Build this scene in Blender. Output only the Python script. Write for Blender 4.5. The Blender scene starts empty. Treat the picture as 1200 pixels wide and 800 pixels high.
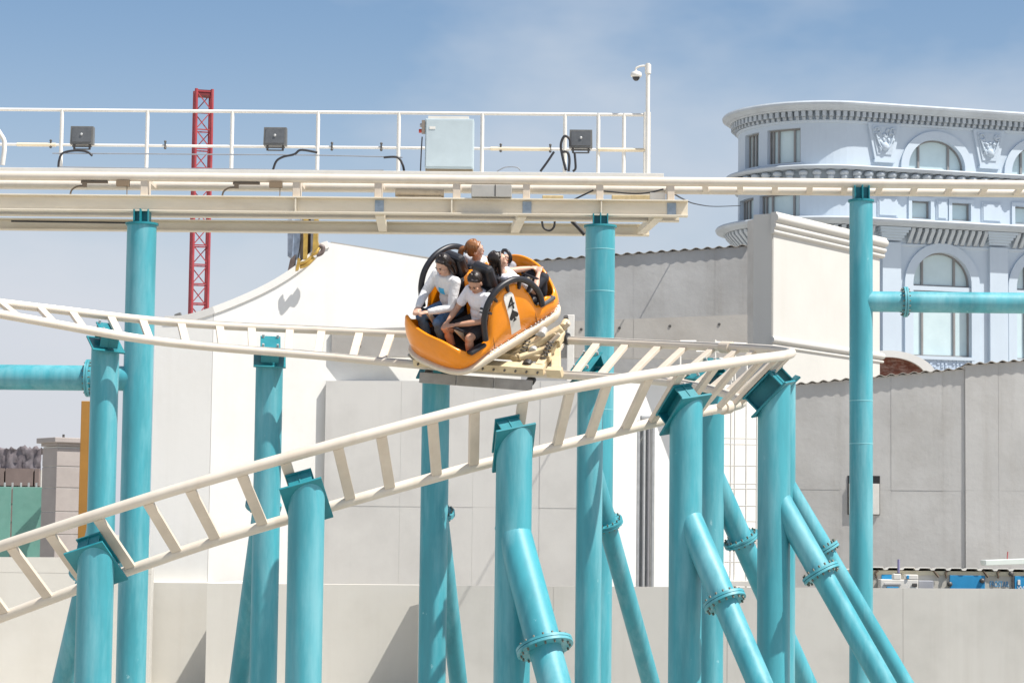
import bpy, bmesh, math, random
from mathutils import Vector, Matrix
R = math.radians
rnd = random.Random(7)
scene = bpy.context.scene
col = scene.collection

# ------------------------------------------------------------------ camera
F = 2800.0                      # focal length in pixels of a 1200 x 800 frame
CAM = Vector((0.0, 0.0, 3.0))
PITCH, ROLL = 0.0820, 0.012
_fw = Vector((0, math.cos(PITCH), math.sin(PITCH)))
_u0 = Vector((0, -math.sin(PITCH), math.cos(PITCH)))
_r0 = Vector((1, 0, 0))
_r = _r0 * math.cos(ROLL) + _u0 * math.sin(ROLL)
_u = _u0 * math.cos(ROLL) - _r0 * math.sin(ROLL)
cam_data = bpy.data.cameras.new("camera")
cam_data.sensor_width = 36.0
cam_data.lens = F / 1200.0 * 36.0
cam_data.clip_start = 0.1
cam_data.clip_end = 6000.0
cam = bpy.data.objects.new("camera", cam_data)
col.objects.link(cam)
m = Matrix.Identity(4)
for i in range(3):
    m[i][0] = _r[i]; m[i][1] = _u[i]; m[i][2] = -_fw[i]; m[i][3] = CAM[i]
cam.matrix_world = m
scene.camera = cam

# ------------------------------------------------------------------ light
SUN_EL, SUN_AZ = R(59), R(63)   # azimuth measured from "towards the camera" to the right
sun_dir = Vector((math.sin(SUN_AZ) * math.cos(SUN_EL), -math.cos(SUN_AZ) * math.cos(SUN_EL), math.sin(SUN_EL)))
sd = bpy.data.lights.new("sun", 'SUN'); sd.energy = 4.6; sd.angle = R(0.5); sd.color = (1.0, 0.95, 0.88)
so = bpy.data.objects.new("sun", sd); col.objects.link(so)
so.rotation_euler = sun_dir.to_track_quat('Z', 'Y').to_euler()

world = bpy.data.worlds.new("World"); scene.world = world; world.use_nodes = True
nt = world.node_tree; nt.nodes.clear()
wo = nt.nodes.new('ShaderNodeOutputWorld'); bg = nt.nodes.new('ShaderNodeBackground')
sky = nt.nodes.new('ShaderNodeTexSky'); sky.sky_type = 'NISHITA'; sky.sun_disc = False
sky.sun_elevation = SUN_EL
sky.sun_rotation = math.atan2(sun_dir.x, sun_dir.y)
sky.altitude = 0; sky.air_density = 1.0; sky.dust_density = 1.2; sky.ozone_density = 2.0
tc = nt.nodes.new('ShaderNodeTexCoord')
mp = nt.nodes.new('ShaderNodeMapping'); mp.inputs['Scale'].default_value = (1.0, 1.0, 2.0)
mp.inputs['Location'].default_value = (5.5, 3.3, 0.4)
nz = nt.nodes.new('ShaderNodeTexNoise'); nz.inputs['Scale'].default_value = 3.0; nz.inputs['Detail'].default_value = 6
nz.inputs['Roughness'].default_value = 0.52
rp = nt.nodes.new('ShaderNodeValToRGB')
rp.color_ramp.elements[0].position = 0.42; rp.color_ramp.elements[1].position = 0.60
rp.color_ramp.elements[0].color = (0, 0, 0, 1); rp.color_ramp.elements[1].color = (.8, .8, .8, 1)
mixc = nt.nodes.new('ShaderNodeMix'); mixc.data_type = 'RGBA'
hs = nt.nodes.new('ShaderNodeHueSaturation'); hs.inputs['Saturation'].default_value = 1.08; hs.inputs['Value'].default_value = 0.85
L = nt.links.new
L(tc.outputs['Generated'], mp.inputs['Vector']); L(mp.outputs['Vector'], nz.inputs['Vector'])
L(nz.outputs['Fac'], rp.inputs['Fac']); L(rp.outputs['Color'], mixc.inputs['Factor'])
L(sky.outputs['Color'], hs.inputs['Color']); L(hs.outputs['Color'], mixc.inputs['A'])
mixc.inputs['B'].default_value = (4.5, 4.85, 5.3, 1)
# pale dust haze low over the horizon
sx = nt.nodes.new('ShaderNodeSeparateXYZ'); L(tc.outputs['Generated'], sx.inputs['Vector'])
hz = nt.nodes.new('ShaderNodeMapRange'); hz.interpolation_type = 'SMOOTHSTEP'
hz.inputs['From Min'].default_value = -.02; hz.inputs['From Max'].default_value = .235; hz.inputs['To Min'].default_value = .9; hz.inputs['To Max'].default_value = 0
L(sx.outputs['Z'], hz.inputs['Value'])
mixh = nt.nodes.new('ShaderNodeMix'); mixh.data_type = 'RGBA'; mixh.inputs['B'].default_value = (4.75, 4.8, 5.25, 1)
L(hz.outputs['Result'], mixh.inputs['Factor']); L(mixc.outputs['Result'], mixh.inputs['A'])
L(mixh.outputs['Result'], bg.inputs['Color']); L(bg.outputs['Background'], wo.inputs['Surface'])
bg.inputs['Strength'].default_value = 0.10
scene.view_settings.view_transform = 'Standard'; scene.view_settings.look = 'None'
scene.view_settings.exposure = 0.58; scene.view_settings.gamma = 1.0
scene.cycles.use_denoising = True
scene.cycles.max_bounces = 6

# ------------------------------------------------------------------ helpers
def W(px, py, d):
    """world point seen at photo pixel (px,py) at world distance Y=d"""
    v = _fw + _r * ((px - 600) / F) + _u * ((400 - py) / F)
    return CAM + v * (d / v.y)
def proj(p):
    v = Vector(p) - CAM
    z = v.dot(_fw)
    return 600 + F * v.dot(_r) / z, 400 - F * v.dot(_u) / z
def lerp(a, b, t): return a + (b - a) * t
def interp(tbl, x):
    if x <= tbl[0][0]: i = 0
    elif x >= tbl[-1][0]: i = len(tbl) - 2
    else:
        i = 0
        while tbl[i + 1][0] < x: i += 1
    (x0, y0), (x1, y1) = tbl[i], tbl[i + 1]
    return y0 + (y1 - y0) * (x - x0) / (x1 - x0)
def spline(pts, n=8):
    pts = [Vector(p) for p in pts]; out = []
    for i in range(len(pts) - 1):
        p0 = pts[max(i - 1, 0)]; p1 = pts[i]; p2 = pts[i + 1]; p3 = pts[min(i + 2, len(pts) - 1)]
        for k in range(n):
            t = k / n
            out.append(0.5 * ((2 * p1) + (p2 - p0) * t + (2 * p0 - 5 * p1 + 4 * p2 - p3) * t * t + (3 * p1 - p0 - 3 * p2 + p3) * t ** 3))
    out.append(pts[-1]); return out

class MB:
    def __init__(s): s.v = []; s.f = []; s.sm = []
    def face(s, pts, smooth=False):
        n = len(s.v); s.v += [Vector(p) for p in pts]; s.f.append(tuple(range(n, n + len(pts)))); s.sm.append(smooth); return s
    def box(s, c, size, rot=None):
        c = Vector(c); hx, hy, hz = size[0] / 2, size[1] / 2, size[2] / 2
        q = [(-1, -1, -1), (1, -1, -1), (1, 1, -1), (-1, 1, -1), (-1, -1, 1), (1, -1, 1), (1, 1, 1), (-1, 1, 1)]
        vs = [Vector((a * hx, b * hy, d * hz)) for a, b, d in q]
        if rot is not None: vs = [rot @ v for v in vs]
        n = len(s.v); s.v += [c + v for v in vs]
        for f in ((0, 3, 2, 1), (4, 5, 6, 7), (0, 1, 5, 4), (1, 2, 6, 5), (2, 3, 7, 6), (3, 0, 4, 7)):
            s.f.append(tuple(n + i for i in f)); s.sm.append(False)
        return s
    def bar(s, p0, p1, w, h, up=(0, 0, 1)):
        """box from p0 to p1, w across, h along 'up'"""
        p0, p1 = Vector(p0), Vector(p1); d = p1 - p0; ln = d.length; x = d / ln
        y = Vector(up).cross(x)
        if y.length < 1e-5: y = Vector((0, 1, 0)).cross(x)
        y.normalize(); z = x.cross(y)
        rot = Matrix((x, y, z)).transposed()
        return s.box((p0 + p1) / 2, (ln, w, h), rot)
    def tube(s, pts, r, seg=12, caps=True, closed=False):
        pts = [Vector(p) for p in pts]; n = len(pts); rings = []
        tg = []
        for i in range(n):
            a = pts[i - 1] if (i > 0 or closed) else pts[i]; b = pts[(i + 1) % n] if (i < n - 1 or closed) else pts[i]
            tg.append((b - a).normalized())
        ref = Vector((0, 0, 1)) if abs(tg[0].z) < 0.9 else Vector((0, 1, 0))
        x = ref.cross(tg[0]).normalized()
        for i in range(n):
            x = (x - tg[i] * x.dot(tg[i])).normalized(); y = tg[i].cross(x)
            rr = r[i] if isinstance(r, (list, tuple)) else r
            rings.append([pts[i] + (x * math.cos(2 * math.pi * k / seg) + y * math.sin(2 * math.pi * k / seg)) * rr for k in range(seg)])
        base = len(s.v)
        for ring in rings: s.v += ring
        m_ = n if closed else n - 1
        for i in range(m_):
            for k in range(seg):
                a = base + i * seg + k; b = base + i * seg + (k + 1) % seg
                j = (i + 1) % n
                c = base + j * seg + (k + 1) % seg; d = base + j * seg + k
                s.f.append((a, b, c, d)); s.sm.append(True)
        if caps and not closed:
            s.face(list(reversed(rings[0]))); s.face(rings[-1])
        return s
    def cyl(s, p0, p1, r0, r1=None, seg=20, caps=True):
        return s.tube([p0, p1], [r0, r0 if r1 is None else r1], seg, caps)
    def cutcyl(s, p0, p1, r, n_top, seg=28):
        """vertical cylinder from p0 up to p1 with its top cut by a plane of normal n_top"""
        p0, p1 = Vector(p0), Vector(p1); lo = []; hi = []
        ax = (p1 - p0).normalized()
        for k in range(seg):
            a = 2 * math.pi * k / seg; o = Vector((math.cos(a) * r, math.sin(a) * r, 0))
            lo.append(p0 + o); hi.append(p1 + o - ax * (o.dot(n_top) / ax.dot(n_top)))
        b = len(s.v); s.v += lo + hi
        for k in range(seg):
            s.f.append((b + k, b + (k + 1) % seg, b + seg + (k + 1) % seg, b + seg + k)); s.sm.append(True)
        s.face(hi); s.face(list(reversed(lo))); return s
    def prism(s, poly, ext):
        """polygon (list of 3d points, CCW seen from outside) extruded by vector -ext behind it"""
        poly = [Vector(p) for p in poly]; ext = Vector(ext); n = len(poly)
        s.face(poly); s.face([p + ext for p in reversed(poly)])
        for i in range(n):
            a, b = poly[i], poly[(i + 1) % n]; s.face([b, a, a + ext, b + ext])
        return s
    def ball(s, c, rad, seg=14, rings=9, rot=None):
        c = Vector(c); rad = Vector(rad) if not isinstance(rad, (int, float)) else Vector((rad,) * 3)
        b = len(s.v)
        for i in range(rings + 1):
            ph = math.pi * i / rings
            for k in range(seg):
                th = 2 * math.pi * k / seg
                v = Vector((rad.x * math.sin(ph) * math.cos(th), rad.y * math.sin(ph) * math.sin(th), rad.z * math.cos(ph)))
                if rot is not None: v = rot @ v
                s.v.append(c + v)
        for i in range(rings):
            for k in range(seg):
                s.f.append((b + i * seg + k, b + (i + 1) * seg + k, b + (i + 1) * seg + (k + 1) % seg, b + i * seg + (k + 1) % seg)); s.sm.append(True)
        return s
    def grid(s, rows, smooth=False, closed=False):
        """rows: list of equally long point lists"""
        b = len(s.v); n = len(rows[0])
        for r_ in rows: s.v += [Vector(p) for p in r_]
        for i in range(len(rows) - 1):
            for k in range(n if closed else n - 1):
                k2 = (k + 1) % n
                s.f.append((b + i * n + k, b + i * n + k2, b + (i + 1) * n + k2, b + (i + 1) * n + k)); s.sm.append(smooth)
        return s
    def mesh(s, name, off=Vector((0, 0, 0))):
        me = bpy.data.meshes.new(name)
        me.from_pydata([tuple(v - off) for v in s.v], [], s.f)
        me.polygons.foreach_set('use_smooth', s.sm)
        me.update(); return me
    def build(s, name, mat, parent=None, bevel=0, kind=None, fix=True):
        off = base_of(parent)
        me = s.mesh(name, off)
        if fix:
            bm = bmesh.new(); bm.from_mesh(me)
            bmesh.ops.remove_doubles(bm, verts=bm.verts, dist=1e-6) if False else None
            bmesh.ops.recalc_face_normals(bm, faces=bm.faces); bm.to_mesh(me); bm.free()
        if mat: me.materials.append(mat)
        o = bpy.data.objects.new(name, me); col.objects.link(o)
        if parent is not None: o.parent = parent
        if bevel:
            b = o.modifiers.new('bevel', 'BEVEL'); b.width = bevel; b.segments = 2; b.limit_method = 'ANGLE'; b.angle_limit = R(40)
        if kind: o['kind'] = kind
        return o
ORG = {}
def base_of(o):
    t = Vector((0, 0, 0))
    while o is not None:
        if o.name in ORG: t += ORG[o.name]
        o = o.parent
    return t
def thing(name, label, cat, loc=(0, 0, 0), group=None, mw=None):
    o = bpy.data.objects.new(name, None); col.objects.link(o); o.empty_display_size = 0.2
    if mw is not None: o.matrix_world = mw          # parts of such a thing are built in its own local coordinates
    else:
        o.location = loc; ORG[o.name] = Vector(loc)
    o['label'] = label; o['category'] = cat; o['kind'] = 'thing'
    if group: o['group'] = group
    return o
def tag(o, label, cat, group=None):
    o['label'] = label; o['category'] = cat; o['kind'] = 'thing'
    if group: o['group'] = group
    return o
def structure(o): o['kind'] = 'structure'; return o

# ------------------------------------------------------------------ materials
MATS = {}
def mat(name, c, rough=0.6, var=0.10, scale=3.0, metal=0.0, bump=0.0, bscale=40.0, stretch=(1, 1, 1), dirt=None, dirt_amt=0.0, dscale=1.2, spec=0.5, coat=0.0, chips=None, streak=None, samt=.4):
    if name in MATS: return MATS[name]
    M = bpy.data.materials.new(name); M.use_nodes = True; t = M.node_tree; n = t.nodes; k = t.links.new
    b = n['Principled BSDF']; b.inputs['Roughness'].default_value = rough; b.inputs['Metallic'].default_value = metal
    b.inputs['Specular IOR Level'].default_value = spec
    if coat: b.inputs['Coat Weight'].default_value = coat; b.inputs['Coat Roughness'].default_value = 0.15
    g = n.new('ShaderNodeNewGeometry'); mp = n.new('ShaderNodeMapping'); mp.inputs['Scale'].default_value = stretch
    k(g.outputs['Position'], mp.inputs['Vector'])
    nz = n.new('ShaderNodeTexNoise'); nz.inputs['Scale'].default_value = scale; nz.inputs['Detail'].default_value = 5; nz.inputs['Roughness'].default_value = .6
    k(mp.outputs['Vector'], nz.inputs['Vector'])
    mr = n.new('ShaderNodeMapRange'); mr.inputs['From Min'].default_value = .3; mr.inputs['From Max'].default_value = .7
    mr.inputs['To Min'].default_value = 1 - var; mr.inputs['To Max'].default_value = 1 + var
    k(nz.outputs['Fac'], mr.inputs['Value'])
    mul = n.new('ShaderNodeVectorMath'); mul.operation = 'SCALE'; mul.inputs[0].default_value = c
    k(mr.outputs['Result'], mul.inputs['Scale']); out = mul.outputs['Vector']
    def overlay(out, colr, amt, sc, lo, hi, st):
        mp2 = n.new('ShaderNodeMapping'); mp2.inputs['Scale'].default_value = st; mp2.inputs['Location'].default_value = (3.1, 7.7, 1.3)
        k(g.outputs['Position'], mp2.inputs['Vector'])
        n2 = n.new('ShaderNodeTexNoise'); n2.inputs['Scale'].default_value = sc; n2.inputs['Detail'].default_value = 7; n2.inputs['Roughness'].default_value = .65
        k(mp2.outputs['Vector'], n2.inputs['Vector'])
        m2 = n.new('ShaderNodeMapRange'); m2.inputs['From Min'].default_value = lo; m2.inputs['From Max'].default_value = hi; m2.inputs['To Max'].default_value = amt
        k(n2.outputs['Fac'], m2.inputs['Value'])
        mx = n.new('ShaderNodeMix'); mx.data_type = 'RGBA'; k(m2.outputs['Result'], mx.inputs['Factor']); k(out, mx.inputs['A'])
        mx.inputs['B'].default_value = (*colr, 1); return mx.outputs['Result']
    if dirt: out = overlay(out, dirt, dirt_amt, dscale, .46, .72, stretch)
    if chips: out = overlay(out, chips, .8, 9.0, .69, .72, (1, 1, .55))
    if streak: out = overlay(out, streak, samt, 1.0, .52, .80, (2.6, 2.6, .16))
    k(out, b.inputs['Base Color'])
    if bump:
        n3 = n.new('ShaderNodeTexNoise'); n3.inputs['Scale'].default_value = bscale; n3.inputs['Detail'].default_value = 4
        k(g.outputs['Position'], n3.inputs['Vector'])
        bp = n.new('ShaderNodeBump'); bp.inputs['Strength'].default_value = bump; bp.inputs['Distance'].default_value = .02
        k(n3.outputs['Fac'], bp.inputs['Height']); k(bp.outputs['Normal'], b.inputs['Normal'])
    MATS[name] = M; return M
teal = mat('teal_paint', (.048, .305, .365), .46, .17, 2.2, stretch=(2.2, 2.2, .32), streak=(.020, .19, .24), samt=.45, dirt=(.22, .48, .53), dirt_amt=.7, dscale=1.6, spec=.6, coat=.06, bump=.05, bscale=14, chips=(.30, .55, .58))
teal_dk = mat('teal_paint_plates', (.008, .19, .23), .45, .15, 4, dirt=(.10, .36, .40), dirt_amt=.4)
rail_m = mat('cream_rail_paint', (.66, .60, .51), .36, .05, 3, dirt=(.58, .47, .36), dirt_amt=.35, dscale=3, spec=.5, streak=(.40, .30, .20), samt=.35)
tie_m = mat('cream_tie_paint', (.64, .56, .46), .5, .07, 5, dirt=(.55, .44, .33), dirt_amt=.4, dscale=5)
beam_m = mat('cream_beam_paint', (.71, .645, .52), .5, .06, 3, dirt=(.52, .43, .30), dirt_amt=.35, dscale=2.5, stretch=(.5, 1, 2))
white_m = mat('white_paint', (.72, .70, .65), .5, .04, 4, dirt=(.62, .56, .46), dirt_amt=.3, dscale=5)
steel = mat('galvanised_steel', (.44, .45, .45), .5, .12, 8, metal=.15)
dark_steel = mat('dark_steel', (.10, .095, .09), .5, .2, 9, metal=.4)
bare = mat('bare_blue_grey_plate', (.27, .34, .42), .5, .2, 12)
black = mat('black_rubber', (.016, .016, .02), .42, .2, 8)
blackcable = mat('black_cable', (.02, .02, .024), .55, .1)
# ------------------------------------------------------------------ banked U-turn of track: rail curves
GAUGE = 0.75
D_APEX = 26.0
A0 = W(925, 412, D_APEX)
def branch(sign):
    """plan of the outer rail from the apex; sign +1 runs to the back, -1 to the front"""
    th, x, y, s = 0.0, A0.x, A0.y, 0.0; ds = .02; out = [(0.0, x, y, 0.0)]
    while x > -8.2:
        t = max(0, min(1, (math.degrees(th) - 48) / 16)); t = t * t * (3 - 2 * t)
        k = lerp(1 / 3.5, 1 / 6.8, t)
        if math.degrees(th) > 98: k = 1 / 8.0
        th += k * ds; x += -math.sin(th) * ds; y += sign * math.cos(th) * ds; s += ds
        out.append((s, x, y, th))
    return out
OUT_F = [(-200, 704), (0, 640), (100, 607), (200, 575), (300, 546), (400, 518), (500, 491), (567, 474), (650, 458), (733, 443), (800, 433), (850, 426), (890, 420)]
OUT_B = [(-200, 330), (0, 355), (60, 362), (133, 371), (180, 376), (265, 382), (384, 387), (475, 391), (600, 396), (700, 400), (830, 406), (890, 408.5)]
IN_F = [(-200, 800), (0, 722), (100, 686), (196, 652), (252, 631), (340, 608), (400, 589), (500, 562), (580, 540), (633, 529), (717, 506), (780, 491), (830, 479)]
IN_B = [(-200, 337), (0, 367), (67, 380), (133, 393), (200, 402), (267, 408), (384, 417), (480, 427), (633, 438), (733, 443), (790, 447), (850, 453)]
samples = {}
for sg, OT in ((-1, OUT_F), (1, OUT_B)):
    br = branch(sg); rows = []
    # anchor z where the rail's photo position is known
    anchors = [(0.0, A0.z)]
    nxt = 890
    for (s, x, y, th) in br:
        z = A0.z
        for _ in range(3):
            px, py = proj((x, y, z)); z = W(px, interp(OT, px), y).z
        if px <= nxt:
            anchors.append((s, z)); nxt = px - 45
    sp = spline([Vector((a, b, 0)) for a, b in anchors], 12)
    zt = [(p.x, p.y) for p in sp]
    samples[sg] = [(sg * s, Vector((x, y, interp(zt, s))), th) for (s, x, y, th) in br[::4]]
track = list(reversed(samples[-1])) + samples[1][1:]
# smooth z a little
zs = [p.z for _, p, _ in track]
for _ in range(14): zs = [zs[0]] + [(zs[i - 1] + 2 * zs[i] + zs[i + 1]) / 4 for i in range(1, len(zs) - 1)] + [zs[-1]]
S = [t[0] for t in track]; OUTER = [Vector((t[1].x, t[1].y, z)) for t, z in zip(track, zs)]
N = len(S)
def tangent(i): return (OUTER[min(i + 1, N - 1)] - OUTER[max(i - 1, 0)]).normalized()
FR = []
for i in range(N):
    t = tangent(i); inw = Vector((0, 0, 1)).cross(t).normalized(); up = t.cross(inw)   # going front->back the inside lies to the left
    FR.append((t, inw, up))
def inner_at(i, b):
    t, inw, up = FR[i]; return OUTER[i] + (inw * math.cos(b) - up * math.sin(b)) * GAUGE
banks = []
for i in range(N):
    tbl = IN_F if S[i] < 0 else IN_B
    px, _ = proj(OUTER[i])
    if px > 860: banks.append(None); continue
    best = min((abs(proj(inner_at(i, R(b)))[1] - interp(tbl, proj(inner_at(i, R(b)))[0])), b) for b in range(2, 72))
    banks.append(float(best[1]))
known = [(S[i], b) for i, b in enumerate(banks) if b is not None]
neg = [k for k in known if k[0] < 0]; pos = [k for k in known if k[0] > 0]
mid = sorted(neg + [(0.0, 47.0)] + pos)
banks = [interp(mid, s) for s in S]
for _ in range(120): banks = [banks[0]] + [(banks[i - 1] + 2 * banks[i] + banks[i + 1]) / 4 for i in range(1, N - 1)] + [banks[-1]]
INNER = [inner_at(i, R(banks[i])) for i in range(N)]
FULL = []      # (outer, inner, t, q, n): q from outer to inner rail, n = track's own up
for i in range(N):
    t = FR[i][0]; q = (INNER[i] - OUTER[i]).normalized(); n = t.cross(q).normalized()
    if n.z < 0: n = -n
    FULL.append((OUTER[i], INNER[i], t, q, n))
def at_s(s):
    i = min(range(N), key=lambda k: abs(S[k] - s)); return FULL[i]
def s_of(px, front, drop=0.27):
    """arc position whose column axis (below the track centre) shows at photo column px"""
    c = [i for i in range(N) if (S[i] < 0) == front]
    def f(i):
        o, n_, t, q, n = FULL[i]; return proj((o + n_) / 2 - n * drop)[0]
    return S[min(c, key=lambda i: abs(f(i) - px))]

ct = thing('coaster_track', 'cream banked two-rail coaster track sweeping through a hairpin turn under the orange car', 'coaster track', A0)
MB().tube(OUTER[::2], .052, 14).build('rail', rail_m, ct)
MB().tube(INNER[::2], .052, 14).build('rail', rail_m, ct)
tie_s = []
s_ = S[0] + .3
while s_ < S[-1] - .2:
    o, n_, t, q, n = at_s(s_)
    MB().bar(o + q * .045 - n * .01, n_ - q * .045 - n * .01, .10, .045, up=n).build('tie', tie_m, ct, bevel=.006)
    s_ += .445
for line in (OUTER, INNER):          # grey strip the wheels have polished along the top of each pipe
    MB().tube([p + FULL[i][4] * .040 for i, p in enumerate(line)][::2], .0165, 8).build('running_strip', mat('polished_strip', (.36, .34, .31), .35, .2, 6, metal=.3), ct)
# bolted joint sleeves on the rails
for s0, which in ((-1.55, 1), (1.9, 0), (2.05, 1)):
    i = min(range(N), key=lambda k: abs(S[k] - s0)); p = FULL[i][which]; t = FULL[i][2]
    MB().cyl(p - t * .09, p + t * .09, .07, seg=16).build('rail_joint', tie_m, ct, bevel=.008)

# ------------------------------------------------------------------ support columns of the turn
COLG = 'teal support columns of the coaster'
def flange(br, p, ax, r):
    f = MB(); f.cyl(p - ax * .028, p - ax * .003, r, seg=28).cyl(p + ax * .003, p + ax * .028, r, seg=28)
    fo = f.build('flange', teal, br, bevel=.004)
    b = MB(); x = ax.orthogonal().normalized(); y = ax.cross(x)
    for k in range(16):
        a = 2 * math.pi * k / 16; c = p + (x * math.cos(a) + y * math.sin(a)) * (r * .86)
        b.cyl(c - ax * .058, c + ax * .052, .0105, seg=6)
    bo = b.build('bolts', mat('rusty_bolts', (.17, .17, .14), .6, .3, 20, metal=.4), br, kind='stuff')
    return fo
def curve_column(label, s, r=.168, brace=None, drop=.27, shaft_top=None):
    o, n_, t, q, n = at_s(s); c = (o + n_) / 2
    top = c - n * drop
    lo = Vector((top.x, top.y, 0))
    th = thing('support_column', label, 'coaster column', lo, COLG)
    MB().cutcyl(lo, top, r, n, 32).build('shaft', teal, th)
    # tilted cap plate, H-shaped saddle and its end plate
    rot = Matrix((t, q, n)).transposed()
    MB().box(top + n * .012, (.40, .52, .022), rot).build('cap_plate', teal_dk, th, bevel=.003)
    hb = drop - .045
    sd = MB()
    sd.box(top + n * (.024 + (hb - .024) / 2), (.014, .40, hb - .05), rot)
    for k in (-1, 1): sd.box(top + q * .185 * k + n * (.024 + (hb - .024) / 2), (.22, .014, hb - .05), rot)
    sd.build('saddle', teal_dk, th, bevel=.002)
    MB().box(top + n * (hb - .004), (.25, .42, .018), rot).build('saddle_plate', teal_dk, th, bevel=.003)
    bt = MB()
    for a in (-1, 1):
        for b_ in (-1, 1): bt.cyl(top + t * .09 * a + q * .15 * b_ + n * (hb + .006), top + t * .09 * a + q * .15 * b_ + n * (hb + .05), .016, seg=6)
    bt.build('bolts', steel, th, kind='stuff')
    if brace:
        py, pyf, lean, rb, az = brace
        # outward, away from the middle of the turn
        out = Vector((-q.x, -q.y, 0)).normalized()
        if az: out = Matrix.Rotation(az, 3, 'Z') @ out
        p0 = W(proj((top.x, top.y, top.z))[0], py, top.y); p0 = Vector((top.x, top.y, p0.z))
        ax = (out * math.sin(lean) - Vector((0, 0, 1)) * math.cos(lean)).normalized()
        ln = p0.z / math.cos(lean)
        # distance of the flange along the brace where it shows at photo row pyf
        best = min((abs(proj(p0 + ax * (k * .02))[1] - pyf), k * .02) for k in range(10, 250))[1]
        up_ = MB().cyl(p0 - ax * .07, p0 + ax * best, rb, seg=24).build('brace', teal, th)
        MB().cyl(p0 + ax * (best + .001), p0 + ax * ln, rb * .93, seg=24).build('brace_leg', teal, up_)
        flange(up_, p0 + ax * best, ax, rb * 1.62)
    return th
LN = R(31)
curve_column('front teal column at the lower left with tilted square cap, rails descending past it', s_of(113, True), .170)
curve_column('front teal column with square tilted cap and no brace, second from the left', s_of(359, True), .168)
curve_column('front teal column in the middle whose forked brace carries a rusty bolted flange', s_of(606, True), .170, (622, 757, R(27), .164, R(28)))
curve_column('thick front teal column with steep saddle, right of the middle, braced by a bolted pipe', s_of(801, True), .162, (598, 705, R(30), .132, R(14)))
curve_column('thick teal column under the tip of the hairpin, largest tilted saddle', s_of(907, True), .170, (575, 671, R(31), .125, R(4)))
curve_column('rear teal column just behind the tip of the hairpin, mostly hidden, slim flanged brace', s_of(917, False), .150, (558, 643, R(31), .10, R(4)))
curve_column('rear teal column between the two thick right-hand columns, braced toward the lower right', s_of(834, False), .155, (552, 632, R(29), .135, R(0)))
curve_column('rear teal column right of the car crossing the tall column behind, flanged brace', s_of(693, False), .158, (540, 613, R(30), .125, R(0)))
curve_column('rear teal column directly below the orange car, thin brace behind it', s_of(508, False), .172, (560, 602, R(27), .125, R(0)))
curve_column('dark rear teal column left of the car with a brace leaning left behind', s_of(317, False), .170, (560, 592, R(27), .14, R(13)))
curve_column('rear teal column at the left beside the tallest one, small triangular saddle', s_of(126, False), .170, (610, 672, R(28), .15, R(12)))
_before = set(bpy.data.objects)
# ------------------------------------------------------------------ upper straight track, its columns and walkway
DN, DF_ = 33.5, 34.3
UZ = W(600, 209, DN).z            # rail centre height
def ux(px, d=DN): return W(px, 209, d).x
X0, X1, XE = ux(-160), ux(1330), ux(806)
def UW(px, py, d): return W(px, py, d)
ut = thing('upper_track', 'straight cream upper track of two pipes on cream beams crossing the whole picture', 'coaster track', (0, DN, UZ))
MB().cyl((X0, DN, UZ), (X1, DN, UZ), .066, seg=16).build('rail', rail_m, ut)
MB().cyl((X0, DF_, UZ), (X1, DF_, UZ), .062, seg=16).build('rail', rail_m, ut)
px = 826
while px < 1300:
    x = ux(px); MB().bar((x, DN + .05, UZ - .02), (x + .06, DF_ - .05, UZ - .02), .085, .05).build('tie', tie_m, ut, bevel=.005); px += 41
def ibeam(name, x0, x1, y, z0, z1, fw, mt, par):
    b = MB(); h = z1 - z0
    b.box(((x0 + x1) / 2, y, (z0 + z1) / 2), (x1 - x0, .014, h - .04))
    b.box(((x0 + x1) / 2, y, z0 + .01), (x1 - x0, fw, .02)); b.box(((x0 + x1) / 2, y, z1 - .01), (x1 - x0, fw, .02))
    return b.build(name, mt, par, bevel=.003)
z_nt, z_nb = W(600, 231, DN).z, W(600, 250, DN).z
ibeam('near_beam', X0, XE, DN, z_nb, z_nt, .16, beam_m, ut)
ibeam('middle_beam', X0, ux(800), 34.5, z_nb + .06, z_nt - .02, .14, beam_m, ut)
ibeam('far_beam', X0, ux(770), 36.3, W(600, 273, 36.3).z, W(600, 259.5, 36.3).z, .16, beam_m, ut)
for px in (445, 612, 772):
    a = ux(px); MB().bar((a, DN + .09, z_nb + .03), (a + ux(px - 12) - ux(px), 36.2, W(600, 268, 36.3).z), .13, .10).build('cross_beam', beam_m, ut, bevel=.004)
for px in (168, 347, 443, 535, 617, 703, 786):
    x = ux(px); MB().box((x, DN + .12, (UZ - .05 + z_nt) / 2), (.10, .30, UZ - .05 - z_nt)).build('rail_stand', tie_m, ut, bevel=.006)
    MB().bar((x, DN + .05, UZ - .03), (x, DF_ - .05, UZ - .03), .09, .06).build('tie', tie_m, ut, bevel=.005)
for px in (445, 618, 787):
    x = ux(px); MB().box((x, DN - .015, (z_nb + z_nt) / 2 - .005), (.125, .012, z_nt - z_nb - .06)).build('splice_plate', bare, ut)
for px in (347, 530, 705):
    x = ux(px); b = MB()
    b.box((x, DN - .045, (z_nb + z_nt) / 2), (.02, .06, z_nt - z_nb - .045)); b.build('web_stiffener', beam_m, ut)
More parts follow.
